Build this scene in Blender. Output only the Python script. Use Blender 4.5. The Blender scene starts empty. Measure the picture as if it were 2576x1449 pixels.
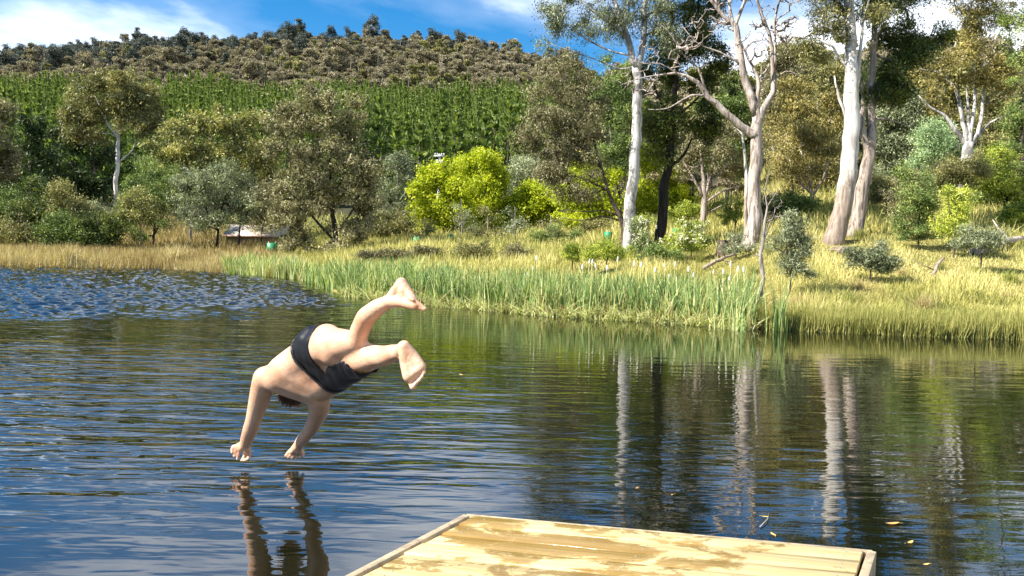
import bpy, bmesh, math
import numpy as np
from mathutils import Vector, Matrix

# ------------------------------------------------------------------ camera, sky, sun, exposure
SC = bpy.context.scene
COL = SC.collection
F, CX, CY = 2022.0, 1288.0, 724.5          # focal length and centre, in pixels of a 2576 px wide picture
CAMH = 1.75
PITCH = math.atan(120.5 / F)
ROLL = math.radians(1.5)
cp, sp, cr_, sr_ = math.cos(PITCH), math.sin(PITCH), math.cos(ROLL), math.sin(ROLL)
r0 = np.array([1.0, 0, 0]); u0 = np.array([0, sp, cp]); FWD = np.array([0, cp, -sp])
RGT = cr_ * r0 + sr_ * u0
UPV = -sr_ * r0 + cr_ * u0
CAM = np.array([0.0, 0.0, CAMH])

cam = bpy.data.cameras.new('camera')
cam.sensor_width = 36.0
cam.lens = 36.0 * F / 2576.0
cam.clip_start = 0.05
cam.clip_end = 6000
camo = bpy.data.objects.new('camera', cam)
COL.objects.link(camo)
camo.matrix_world = Matrix(((RGT[0], UPV[0], -FWD[0], CAM[0]), (RGT[1], UPV[1], -FWD[1], CAM[1]),
                            (RGT[2], UPV[2], -FWD[2], CAM[2]), (0, 0, 0, 1)))
SC.camera = camo

SUN_EL, SUN_AZ = math.radians(42), math.radians(-109)     # azimuth from +Y (view direction) towards +X
sun_dir = np.array([math.sin(SUN_AZ) * math.cos(SUN_EL), math.cos(SUN_AZ) * math.cos(SUN_EL), math.sin(SUN_EL)])

world = bpy.data.worlds.new('World')
SC.world = world
world.use_nodes = True
wt = world.node_tree
wt.nodes.clear()
def wn(t, **k):
    n = wt.nodes.new(t)
    for a, b in k.items():
        setattr(n, a, b)
    return n
def wl(a, b): wt.links.new(a, b)
out = wn('ShaderNodeOutputWorld'); bg = wn('ShaderNodeBackground')
bg.inputs['Strength'].default_value = 0.055
sky = wn('ShaderNodeTexSky', sky_type='NISHITA', sun_disc=False)
sky.sun_elevation = SUN_EL
sky.sun_rotation = SUN_AZ
sky.air_density = 1.0; sky.dust_density = 0.1; sky.ozone_density = 3.0; sky.altitude = 300
hs = wn('ShaderNodeHueSaturation'); hs.inputs['Saturation'].default_value = 1.45; hs.inputs['Value'].default_value = 1.15
wl(sky.outputs[0], hs.inputs['Color'])
tc = wn('ShaderNodeTexCoord')
sep = wn('ShaderNodeSeparateXYZ'); wl(tc.outputs['Generated'], sep.inputs[0])
def wm(op, a, b=None):
    n = wn('ShaderNodeMath', operation=op)
    for i, v in enumerate((a, b)):
        if v is None: continue
        if isinstance(v, (int, float)): n.inputs[i].default_value = v
        else: wl(v, n.inputs[i])
    return n.outputs[0]
zc = wm('ADD', wm('MAXIMUM', sep.outputs[2], 0.0), 0.16)
cmb = wn('ShaderNodeCombineXYZ')
wl(wm('DIVIDE', sep.outputs[0], zc), cmb.inputs[0]); wl(wm('DIVIDE', sep.outputs[1], zc), cmb.inputs[1])
mp = wn('ShaderNodeMapping'); wl(cmb.outputs[0], mp.inputs[0])
mp.inputs['Location'].default_value = (3.1, 0.65, 0.0)
nz = wn('ShaderNodeTexNoise'); wl(mp.outputs[0], nz.inputs['Vector'])
nz.inputs['Scale'].default_value = 0.75; nz.inputs['Detail'].default_value = 7; nz.inputs['Roughness'].default_value = 0.52
nz.inputs['Distortion'].default_value = 0.25
bank = wn('ShaderNodeMapRange', interpolation_type='SMOOTHSTEP'); wl(sep.outputs[0], bank.inputs[0])      # a bank of cloud stands behind the trees on the right
bank.inputs[1].default_value = 0.05; bank.inputs[2].default_value = 0.40; bank.inputs[3].default_value = 0.0; bank.inputs[4].default_value = 0.085
cr = wn('ShaderNodeValToRGB'); wl(wm('ADD', nz.outputs[0], bank.outputs[0]), cr.inputs[0])
cr.color_ramp.elements[0].position = 0.45; cr.color_ramp.elements[1].position = 0.67
ce = cr.color_ramp.elements.new(.53); ce.color = (.10, .10, .10, 1)
mixc = wn('ShaderNodeMix', data_type='RGBA'); wl(cr.outputs[0], mixc.inputs[0])
wl(hs.outputs[0], mixc.inputs[6]); mixc.inputs[7].default_value = (12.5, 12.9, 13.6, 1)
wl(mixc.outputs[2], bg.inputs[0]); wl(bg.outputs[0], out.inputs[0])

sun = bpy.data.lights.new('sun', 'SUN')
sun.energy = 5.0; sun.angle = math.radians(0.53); sun.color = (1.0, 0.93, 0.82)
suno = bpy.data.objects.new('sun', sun)
COL.objects.link(suno)
suno.rotation_euler = Vector(sun_dir).to_track_quat('Z', 'Y').to_euler()

SC.view_settings.view_transform = 'Standard'
SC.view_settings.look = 'None'
SC.view_settings.gamma = 1.0
SC.view_settings.exposure = 1.5
SC.render.engine = 'CYCLES'
SC.cycles.max_bounces = 6
SC.cycles.diffuse_bounces = 3
SC.cycles.glossy_bounces = 3
SC.cycles.transmission_bounces = 3
SC.cycles.caustics_reflective = False
SC.cycles.caustics_refractive = False

RNG = np.random.default_rng(7)

# ------------------------------------------------------------------ pixel / ground helpers
def P(vx, vy, d):
    """point at depth d (along the view axis) behind pixel (vx, vy) of the 2576 px picture"""
    vx = np.asarray(vx, float); vy = np.asarray(vy, float); d = np.asarray(d, float)
    k = FWD + np.multiply.outer((vx - CX) / F, RGT) + np.multiply.outer((CY - vy) / F, UPV)
    return CAM + k * (d[..., None] if d.ndim else d)

# terrain: columns by picture x; shore depth, then (distance behind shore, height), then absolute (depth, height)
NEAR_L = [(0, 0), (3, .4), (6, .55), (12, .85), (30, 2.7), (50, 4.6)]
NEAR_M = [(0, 0), (3, .3), (14, .85), (30, 1.8), (50, 4.0)]
NEAR_C = [(0, 0), (3, .25), (11, 1.0), (26, 1.75), (50, 4.0)]
NEAR_1580 = [(0, 0), (3, .25), (12.5, 1.5), (30, 3.2), (60, 8)]
NEAR_2100 = [(0, 0), (3, .4), (10.5, 2.0), (20, 3.6), (60, 12)]
NEAR_R = [(0, 0), (3, .45), (10, 1.8), (19, 3.6), (60, 14)]
COLS = [
 (-1900, 26, NEAR_L, [(110, 5), (260, 35), (300, 43), (520, 85), (900, 70)]),
 (0, 35, NEAR_L, [(110, 5), (260, 34), (300, 42), (520, 101), (900, 80)]),
 (400, 37, NEAR_L, [(110, 5), (260, 35), (300, 43), (520, 112), (900, 80)]),
 (740, 31.5, NEAR_M, [(110, 5), (260, 35), (300, 43), (520, 117), (900, 80)]),
 (865, 23.8, NEAR_M, [(110, 5), (260, 35), (300, 43), (520, 118), (900, 80)]),
 (1140, 21.0, NEAR_C, [(110, 6), (260, 35), (300, 43), (520, 118), (900, 80)]),
 (1380, 19.4, NEAR_C, [(110, 8), (260, 35), (300, 43), (520, 107), (900, 70)]),
 (1580, 18.8, NEAR_1580, [(110, 15), (260, 40), (400, 56), (520, 88), (900, 60)]),
 (1744, 18.2, NEAR_1580, [(110, 17), (260, 38), (400, 45), (520, 55), (900, 50)]),
 (2012, 17.1, NEAR_2100, [(110, 21), (260, 40), (400, 45), (520, 48), (900, 50)]),
 (2280, 16.7, NEAR_2100, [(110, 22), (260, 40), (400, 45), (520, 48), (900, 50)]),
 (2576, 16.5, NEAR_R, [(110, 22), (260, 40), (400, 45), (520, 48), (900, 50)]),
 (4600, 12, NEAR_R, [(110, 22), (260, 40), (400, 45), (520, 48), (900, 50)]),
]
COL_AZ = np.array([math.atan((c[0] - CX) / F) for c in COLS])
COL_DZ = []
for c in COLS:
    s = c[1]
    dd = [0, s - 4] + [s + a for a, _ in c[2]] + [a for a, _ in c[3]] + [5000]
    zz = [-1.2, -0.9] + [b for _, b in c[2]] + [b for _, b in c[3]] + [c[3][-1][1]]
    COL_DZ.append((np.array(dd, float), np.array(zz, float)))
COL_SH = np.array([c[1] for c in COLS], float)

def lumps(x, y, s, seed):
    r = np.random.default_rng(seed)
    v = 0
    for k in range(6):
        a = r.uniform(0, 6.28); f = s * r.uniform(.6, 1.7); ph = r.uniform(0, 6.28)
        v = v + np.sin((x * math.cos(a) + y * math.sin(a)) * f + ph)
    return v / 6

def shore_depth(az):
    return np.interp(az, COL_AZ, COL_SH)

def ground_z(x, y):
    x = np.asarray(x, float); y = np.asarray(y, float)
    az = np.arctan2(x, y)
    rad = np.hypot(x, y)
    azc = np.clip(az, COL_AZ[0], COL_AZ[-1])
    dep = rad * np.cos(azc)
    zs = np.stack([np.interp(dep, a, b) for a, b in COL_DZ], -1)
    i = np.clip(np.searchsorted(COL_AZ, azc) - 1, 0, len(COL_AZ) - 2)
    t = np.clip((azc - COL_AZ[i]) / (COL_AZ[i + 1] - COL_AZ[i]), 0, 1)
    t = t * t * (3 - 2 * t)
    z = np.take_along_axis(zs, i[..., None], -1)[..., 0] * (1 - t) + np.take_along_axis(zs, i[..., None] + 1, -1)[..., 0] * t
    s = dep - shore_depth(azc)
    z = z + lumps(x, y, 1.1, 3) * .10 * np.clip(s / 3, 0, 1) + lumps(x, y, .12, 4) * np.clip((s - 20) / 200, 0, 1) * 5
    return z

def G(vx, d, sink=0.0):
    """point on the ground below picture column vx at depth d"""
    vy = 600.0
    for _ in range(8):
        p = P(vx, vy, d)
        vy += (p[2] - float(ground_z(p[0], p[1]))) * F / d
    p = P(vx, vy, d)
    p[2] = float(ground_z(p[0], p[1])) - sink
    return p

# ------------------------------------------------------------------ mesh helpers
class MB:
    """collects polygons (numpy) and becomes one mesh object"""
    def __init__(self):
        self.v = []; self.q = []; self.t = []; self.n = 0; self.qt = []; self.tt = []
    def add(self, v, q=None, t=None, tint=None):
        v = np.asarray(v, float).reshape(-1, 3)
        if q is not None and len(q):
            q = np.asarray(q, int).reshape(-1, 4); self.q.append(q + self.n)
            self.qt.append(np.broadcast_to(np.asarray(0.5 if tint is None else tint, float), (len(q),)).copy())
        if t is not None and len(t):
            t = np.asarray(t, int).reshape(-1, 3); self.t.append(t + self.n)
            self.tt.append(np.broadcast_to(np.asarray(0.5 if tint is None else tint, float), (len(t),)).copy())
        self.v.append(v); self.n += len(v)
    def box(self, c, half, axes=None, tint=None):
        c = np.asarray(c, float); h = np.asarray(half, float)
        A = np.eye(3) if axes is None else np.asarray(axes, float)
        s = np.array([[x, y, z] for z in (-1, 1) for y in (-1, 1) for x in (-1, 1)], float) * h
        self.add(c + s @ A, [(0, 2, 3, 1), (4, 5, 7, 6), (0, 1, 5, 4), (2, 6, 7, 3), (0, 4, 6, 2), (1, 3, 7, 5)], tint=tint)
    def tube(self, pts, rad, k=8, cap=True, tint=None, rough=0.0, rng=None):
        pts = np.asarray(pts, float); rad = np.asarray(rad, float); n = len(pts)
        tg = np.gradient(pts, axis=0); tg /= np.linalg.norm(tg, axis=1)[:, None] + 1e-9
        ref = np.array([0.31, 0.95, 0.05]) if abs(tg[0][1]) < .8 else np.array([1.0, 0.1, 0])
        N = ref - (tg @ ref)[:, None] * tg; N /= np.linalg.norm(N, axis=1)[:, None] + 1e-9
        B = np.cross(tg, N)
        a = np.arange(k) * 2 * math.pi / k
        rr = rad[:, None] * np.ones((n, k))
        if rough and rng is not None:
            rr = rr * (1 + rng.normal(0, rough, (n, k)) + rng.normal(0, rough, (1, k)))
        ring = pts[:, None] + rr[..., None] * (np.cos(a)[None, :, None] * N[:, None] + np.sin(a)[None, :, None] * B[:, None])
        i = np.arange(n - 1)[:, None] * k; j = np.arange(k)[None]; j2 = (j + 1) % k
        q = np.stack([i + j, i + j2, i + k + j2, i + k + j], -1).reshape(-1, 4)
        vv = ring.reshape(-1, 3)
        t = None
        if cap:
            vv = np.vstack([vv, pts[:1], pts[-1:]])
            jj = np.arange(k); j3 = (jj + 1) % k; e = (n - 1) * k
            t = np.vstack([np.stack([np.full(k, n * k), j3, jj], -1), np.stack([np.full(k, n * k + 1), e + jj, e + j3], -1)])
        self.add(vv, q, t, tint=tint)
    def segs(self, p0, p1, ra, rb, k=4):
        """many separate tapered sticks at once"""
        p0 = np.asarray(p0, float); p1 = np.asarray(p1, float); n = len(p0)
        if n == 0: return
        d = p1 - p0; L = np.linalg.norm(d, axis=1)[:, None] + 1e-9; d = d / L
        ref = np.where(np.abs(d[:, 2:3]) < .9, np.array([[0, 0, 1.0]]), np.array([[1.0, 0, 0]]))
        N = np.cross(d, ref); N /= np.linalg.norm(N, axis=1)[:, None] + 1e-9
        B = np.cross(d, N)
        a = np.arange(k) * 2 * math.pi / k
        off = np.cos(a)[None, :, None] * N[:, None] + np.sin(a)[None, :, None] * B[:, None]
        A = p0[:, None] + off * np.asarray(ra)[:, None, None]; C = p1[:, None] + off * np.asarray(rb)[:, None, None]
        v = np.concatenate([A, C], 1).reshape(-1, 3)
        b = np.arange(n)[:, None] * 2 * k; j = np.arange(k)[None]; j2 = (j + 1) % k
        self.add(v, np.stack([b + j, b + j2, b + k + j2, b + k + j], -1).reshape(-1, 4))
    def leaves(self, c, ln, wd, droop, rng, tint, flat=0.0):
        """diamond leaves at points c"""
        c = np.asarray(c, float); n = len(c)
        if n == 0: return
        a = rng.normal(size=(n, 3)); a[:, 2] -= droop; a[:, 2] *= (1 - flat * .7)
        a /= np.linalg.norm(a, axis=1)[:, None] + 1e-9
        s = np.cross(a, rng.normal(size=(n, 3))); s /= np.linalg.norm(s, axis=1)[:, None] + 1e-9
        L = (ln * rng.uniform(.6, 1.35, n))[:, None]; W = (wd * rng.uniform(.7, 1.3, n))[:, None]
        k = rng.uniform(-.5, .1, n)[:, None]
        v = np.stack([c - a * L * .5, c + s * W * .6 + a * L * k, c + a * L * .5 - s * W * .4], 1).reshape(-1, 3)
        self.add(v, t=np.arange(3 * n).reshape(-1, 3), tint=tint)
    def blades(self, base, h, w, lean, rng, tint, up=None, seg=1):
        """upright grass blades, tapered and leaning"""
        n = len(base); an = rng.uniform(0, 2 * math.pi, n)
        side = np.stack([np.cos(an), np.sin(an), np.zeros(n)], 1) * (np.asarray(w) / 2)[:, None]
        la = rng.uniform(0, 2 * math.pi, n); lm = np.abs(rng.normal(0, 1, n)) * lean * h
        ld = np.stack([np.cos(la) * lm, np.sin(la) * lm, np.zeros(n)], 1)
        H = np.zeros((n, 3)); H[:, 2] = h
        rows = []
        for i in range(seg + 1):
            t = i / seg
            c = base + H * (t - .08 * lean * t * t) + ld * t ** 2
            ww = side * (1 - t ** 1.6 * .9)
            rows.append(c - ww); rows.append(c + ww)
        v = np.stack(rows, 1); m = 2 * (seg + 1)
        b = np.arange(n)[:, None] * m
        q = np.concatenate([np.stack([b + 2 * i, b + 2 * i + 1, b + 2 * i + 3, b + 2 * i + 2], -1) for i in range(seg)], 1).reshape(-1, 4)
        self.add(v.reshape(-1, 3), q, tint=np.repeat(np.broadcast_to(tint, (n,)), seg))
    def mesh(self, name, mats=None, smooth=False):
        me = bpy.data.meshes.new(name)
        V = np.vstack(self.v)
        q = np.vstack(self.q) if self.q else np.zeros((0, 4), int)
        t = np.vstack(self.t) if self.t else np.zeros((0, 3), int)
        me.vertices.add(len(V)); me.vertices.foreach_set('co', V.astype(np.float32).ravel())
        me.loops.add(4 * len(q) + 3 * len(t)); me.polygons.add(len(q) + len(t))
        me.loops.foreach_set('vertex_index', np.concatenate([q.ravel(), t.ravel()]).astype(np.int32))
        me.polygons.foreach_set('loop_start', np.concatenate([np.arange(len(q)) * 4, 4 * len(q) + np.arange(len(t)) * 3]).astype(np.int32))
        if smooth:
            me.polygons.foreach_set('use_smooth', np.ones(len(q) + len(t), bool))
        tint = np.concatenate((self.qt or [np.zeros(0)]) + (self.tt or [np.zeros(0)]))
        at = me.attributes.new('tint', 'FLOAT', 'FACE')
        at.data.foreach_set('value', tint.astype(np.float32))
        me.update(calc_edges=True)
        if mats is not None:
            for m in (mats if isinstance(mats, (list, tuple)) else [mats]): me.materials.append(m)
        return me
    def build(self, name, mat, parent=None, smooth=False, loc=None):
        o = bpy.data.objects.new(name, self.mesh(name, mat, smooth))
        COL.objects.link(o)
        if parent is not None: o.parent = parent
        if loc is not None: o.location = loc
        return o

def tag(o, label=None, cat=None, group=None, kind=None):
    for k, v in (('label', label), ('category', cat), ('group', group), ('kind', kind)):
        if v: o[k] = v
    return o
def empty(name, loc, label, cat, group=None):
    o = bpy.data.objects.new(name, None); COL.objects.link(o); o.empty_display_size = .3
    o.location = Vector([float(a) for a in loc])
    return tag(o, label, cat, group)
def copy_thing(o, loc, rz, sc, label=None, group=None):
    c = o.copy(); COL.objects.link(c); c.location = Vector([float(a) for a in loc]); c.rotation_euler = (0, 0, rz)
    c.scale = sc if isinstance(sc, tuple) else (sc, sc, sc)
    if label: c['label'] = label
    if group: c['group'] = group
    for ch in o.children:
        k = ch.copy(); COL.objects.link(k); k.parent = c
    return c

# ------------------------------------------------------------------ materials
def new_mat(name):
    m = bpy.data.materials.new(name); m.use_nodes = True
    nt = m.node_tree; nt.nodes.clear()
    o = nt.nodes.new('ShaderNodeOutputMaterial')
    return m, nt, o
def nd(nt, t, **k):
    n = nt.nodes.new(t)
    for a, b in k.items(): setattr(n, a, b)
    return n
def ramp(nt, fac, stops):
    r = nd(nt, 'ShaderNodeValToRGB'); e = r.color_ramp.elements
    while len(e) < len(stops): e.new(.5)
    for i, (p, c) in enumerate(stops):
        e[i].position = p; e[i].color = (*c, 1)
    nt.links.new(fac, r.inputs[0])
    return r.outputs[0]
def noise(nt, vec, scale, detail=4, rough=.55, mapscale=None, dist=0.0):
    if mapscale is not None:
        m = nd(nt, 'ShaderNodeMapping'); m.inputs['Scale'].default_value = mapscale
        nt.links.new(vec, m.inputs[0]); vec = m.outputs[0]
    n = nd(nt, 'ShaderNodeTexNoise'); nt.links.new(vec, n.inputs['Vector'])
    n.inputs['Scale'].default_value = scale; n.inputs['Detail'].default_value = detail
    n.inputs['Roughness'].default_value = rough; n.inputs['Distortion'].default_value = dist
    return n.outputs[0]
def math_n(nt, op, a, b=None, clamp=False):
    n = nd(nt, 'ShaderNodeMath', operation=op); n.use_clamp = clamp
    for i, v in enumerate((a, b)):
        if v is None: continue
        if isinstance(v, (int, float)): n.inputs[i].default_value = v
        else: nt.links.new(v, n.inputs[i])
    return n.outputs[0]
def mixrgb(nt, fac, a, b, mode='MIX'):
    n = nd(nt, 'ShaderNodeMix', data_type='RGBA', blend_type=mode)
    for i, v in ((0, fac), (6, a), (7, b)):
        if isinstance(v, (int, float)): n.inputs[i].default_value = v
        elif isinstance(v, tuple): n.inputs[i].default_value = (*v, 1)
        else: nt.links.new(v, n.inputs[i])
    return n.outputs[2]

def leaf_mat(name, dark, mid, light, trans=.2, rough=.5, spec=.22, gain=1.75):
    dark, mid, light = (tuple(min(.9, x * gain) for x in c) for c in (dark, mid, light))
    m, nt, o = new_mat(name)
    a = nd(nt, 'ShaderNodeAttribute', attribute_name='tint')
    c = ramp(nt, a.outputs['Fac'], [(0.05, dark), (.5, mid), (.95, light)])
    b = nd(nt, 'ShaderNodeBsdfPrincipled'); nt.links.new(c, b.inputs['Base Color'])
    b.inputs['Roughness'].default_value = rough; b.inputs['Specular IOR Level'].default_value = spec
    t = nd(nt, 'ShaderNodeBsdfTranslucent')
    tcol = mixrgb(nt, 1.0, c, (1.15, 1.2, .55), 'MULTIPLY'); nt.links.new(tcol, t.inputs[0])
    mx = nd(nt, 'ShaderNodeMixShader'); mx.inputs[0].default_value = trans
    nt.links.new(b.outputs[0], mx.inputs[1]); nt.links.new(t.outputs[0], mx.inputs[2]); nt.links.new(mx.outputs[0], o.inputs[0])
    return m

def bark_mat(name, base, patch, patch_amt=.5, streak=(.12, .10, .08), skirt=None, rough=.8, bump=.01, mapz=.3, blotch=3.5, lo=.47, hi=.56):
    """pale or dark bark: streaks along the stem, blotches, optionally a rough brown stocking at the foot"""
    m, nt, o = new_mat(name)
    tcn = nd(nt, 'ShaderNodeTexCoord'); vec = tcn.outputs['Object']
    n1 = noise(nt, vec, blotch, 7, .65, (1, 1, mapz), .4); n2 = noise(nt, vec, 11.0, 6, .65, (1, 1, .10), .5); n3 = noise(nt, vec, 2.4, 7, .7, (1, 1, .45)); n4 = noise(nt, vec, 1.1, 4, .6)
    c = mixrgb(nt, math_n(nt, 'MULTIPLY', ramp(nt, n1, [(lo, (0, 0, 0)), (hi, (1, 1, 1))]), patch_amt), base, patch)
    c = mixrgb(nt, ramp(nt, n4, [(.35, (0, 0, 0)), (.7, (.5, .5, .5))]), c, mixrgb(nt, 1.0, c, (.72, .66, .60), 'MULTIPLY'))
    c = mixrgb(nt, ramp(nt, n2, [(.49, (0, 0, 0)), (.58, (.8, .8, .8))]), c, streak)
    if skirt:
        h, col = skirt
        s = nd(nt, 'ShaderNodeSeparateXYZ'); nt.links.new(vec, s.inputs[0])
        f = math_n(nt, 'SUBTRACT', h, math_n(nt, 'SUBTRACT', s.outputs[2], math_n(nt, 'MULTIPLY', math_n(nt, 'SUBTRACT', n3, .5), 4.5)))
        f = math_n(nt, 'MULTIPLY', f, 2.0, True)
        c = mixrgb(nt, f, c, mixrgb(nt, ramp(nt, n2, [(.38, (0, 0, 0)), (.58, (1, 1, 1))]), col, tuple(x * .5 for x in col)))
    b = nd(nt, 'ShaderNodeBsdfPrincipled'); nt.links.new(c, b.inputs['Base Color'])
    b.inputs['Roughness'].default_value = rough; b.inputs['Specular IOR Level'].default_value = .2
    bp = nd(nt, 'ShaderNodeBump'); bp.inputs['Distance'].default_value = bump; bp.inputs['Strength'].default_value = 1
    nt.links.new(math_n(nt, 'ADD', n2, n1), bp.inputs['Height']); nt.links.new(bp.outputs[0], b.inputs['Normal'])
    nt.links.new(b.outputs[0], o.inputs[0])
    return m

def plain_mat(name, col, rough=.7, spec=.3, var=.25, scale=8.0):
    m, nt, o = new_mat(name)
    tcn = nd(nt, 'ShaderNodeTexCoord')
    n = noise(nt, tcn.outputs['Object'], scale, 5, .6)
    c = mixrgb(nt, ramp(nt, n, [(.35, (0, 0, 0)), (.65, (1, 1, 1))]), tuple(x * (1 - var) for x in col), tuple(min(1, x * (1 + var)) for x in col))
    b = nd(nt, 'ShaderNodeBsdfPrincipled'); nt.links.new(c, b.inputs['Base Color'])
    b.inputs['Roughness'].default_value = rough; b.inputs['Specular IOR Level'].default_value = spec
    nt.links.new(b.outputs[0], o.inputs[0])
    return m

L_OLIVE = leaf_mat('leaf_olive', (.045, .05, .02), (.12, .12, .045), (.27, .24, .10))
L_BROWN = leaf_mat('leaf_brown', (.042, .042, .021), (.12, .112, .056), (.27, .25, .15))
L_ORANGE = leaf_mat('leaf_orange', (.055, .05, .017), (.155, .135, .045), (.32, .27, .10))
L_DARK = leaf_mat('leaf_dark', (.012, .022, .006), (.04, .06, .016), (.13, .15, .03))
L_GREEN = leaf_mat('leaf_green', (.025, .045, .012), (.075, .11, .03), (.20, .24, .07))
L_GREY = leaf_mat('leaf_grey', (.05, .06, .035), (.13, .15, .085), (.27, .29, .18))
L_SILVER = leaf_mat('leaf_silver', (.05, .08, .04), (.15, .22, .11), (.32, .40, .22))
L_YELLOW = leaf_mat('leaf_yellow', (.15, .20, .008), (.36, .42, .022), (.58, .60, .05), trans=.4, gain=1.1)
L_PALEY = leaf_mat('leaf_pale_yellow', (.04, .048, .016), (.135, .142, .048), (.34, .31, .11))
L_LIME = leaf_mat('leaf_lime', (.05, .08, .012), (.17, .21, .03), (.34, .36, .06))
L_PINE = leaf_mat('leaf_pine', (.014, .032, .008), (.075, .112, .026), (.19, .215, .065), trans=.3, gain=1.75)
L_HILL = leaf_mat('leaf_hill', (.032, .031, .022), (.118, .104, .068), (.23, .20, .135), trans=.2, gain=1.9)
L_RIDGE = leaf_mat('leaf_ridge', (.02, .03, .027), (.055, .065, .055), (.11, .115, .095), trans=.15, gain=1.6)
M_FLOWER = leaf_mat('flower_cream', (.55, .52, .38), (.75, .72, .55), (.85, .83, .7), gain=1.0)
M_GRASS = leaf_mat('grass_blade', (.11, .13, .03), (.35, .33, .11), (.56, .50, .24), trans=.3, rough=.6, spec=.2, gain=1.25)
M_REED = leaf_mat('reed_blade', (.03, .085, .028), (.21, .31, .11), (.60, .60, .28), trans=.3, rough=.45, gain=1.1)
M_DRY = leaf_mat('dry_grass', (.20, .14, .06), (.40, .32, .15), (.58, .50, .28), trans=.25, rough=.7, gain=1.0)
M_RUSH = leaf_mat('rush', (.05, .07, .012), (.14, .16, .035), (.30, .28, .09), trans=.2)

B_WHITE = bark_mat('bark_white_gum', (.60, .58, .55), (.36, .34, .32), .6, (.30, .27, .25), (2.3, (.34, .27, .22)), lo=.52, hi=.6)
B_MOTTLE = bark_mat('bark_mottled_gum', (.52, .51, .50), (.13, .125, .12), .9, (.20, .19, .18), mapz=.55, blotch=2.6, lo=.50, hi=.55)
B_DEAD = bark_mat('bark_dead_wood', (.44, .385, .345), (.29, .25, .225), .7, (.10, .075, .06), bump=.03)
B_STRIPY = bark_mat('bark_stringy', (.39, .335, .29), (.24, .20, .175), .75, (.08, .06, .05), bump=.035)
B_DARK = bark_mat('bark_dark', (.045, .035, .028), (.02, .016, .013), .7, (.01, .008, .007), bump=.025)
B_GREYB = bark_mat('bark_grey', (.30, .27, .24), (.16, .14, .12), .7, (.07, .06, .05))
B_BROWN = bark_mat('bark_brown', (.12, .09, .07), (.06, .05, .04), .6, (.03, .024, .02))

# ------------------------------------------------------------------ ground and water
def polar_ground():
    az = np.concatenate([np.linspace(-180, -48, 45)[:-1], np.linspace(-48, 48, 190), np.linspace(48, 180, 45)[1:]]) * math.pi / 180
    rd = np.concatenate([np.linspace(6, 14, 5), np.linspace(14.5, 60, 100), np.geomspace(61, 900, 70), [1500, 3000, 5000]])
    A, R = np.meshgrid(az, rd)
    x = R * np.sin(A); y = R * np.cos(A)
    z = ground_z(x, y)
    n, k = A.shape
    v = np.stack([x, y, z], -1).reshape(-1, 3)
    i = np.arange(n - 1)[:, None] * k; j = np.arange(k - 1)[None]
    q = np.stack([i + j, i + j + 1, i + k + j + 1, i + k + j], -1).reshape(-1, 4)
    b = MB(); b.add(v, q)
    return b
def ground_mat():
    m, nt, o = new_mat('ground_grass_soil')
    g = nd(nt, 'ShaderNodeNewGeometry'); vec = g.outputs['Position']
    n1 = noise(nt, vec, .35, 6, .6); n2 = noise(nt, vec, 6, 5, .65); n3 = noise(nt, vec, .02, 3)
    c = ramp(nt, n1, [(.3, (.13, .14, .035)), (.5, (.27, .24, .075)), (.7, (.36, .30, .12))])
    c = mixrgb(nt, ramp(nt, n2, [(.35, (0, 0, 0)), (.7, (1, 1, 1))]), mixrgb(nt, 1.0, c, (.5, .5, .45), 'MULTIPLY'), c)
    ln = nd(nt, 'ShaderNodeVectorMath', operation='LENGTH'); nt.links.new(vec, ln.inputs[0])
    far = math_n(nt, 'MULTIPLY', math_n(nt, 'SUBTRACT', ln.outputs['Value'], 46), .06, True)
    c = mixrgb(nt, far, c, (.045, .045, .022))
    b = nd(nt, 'ShaderNodeBsdfPrincipled'); nt.links.new(c, b.inputs['Base Color']); b.inputs['Roughness'].default_value = .95
    b.inputs['Specular IOR Level'].default_value = .1
    bp = nd(nt, 'ShaderNodeBump'); bp.inputs['Distance'].default_value = .06; nt.links.new(n2, bp.inputs['Height'])
    nt.links.new(bp.outputs[0], b.inputs['Normal']); nt.links.new(b.outputs[0], o.inputs[0])
    return m
tag(polar_ground().build('ground', ground_mat(), smooth=True), 'grassy bank rising into wooded hills round the pond', 'ground', kind='structure')

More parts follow.
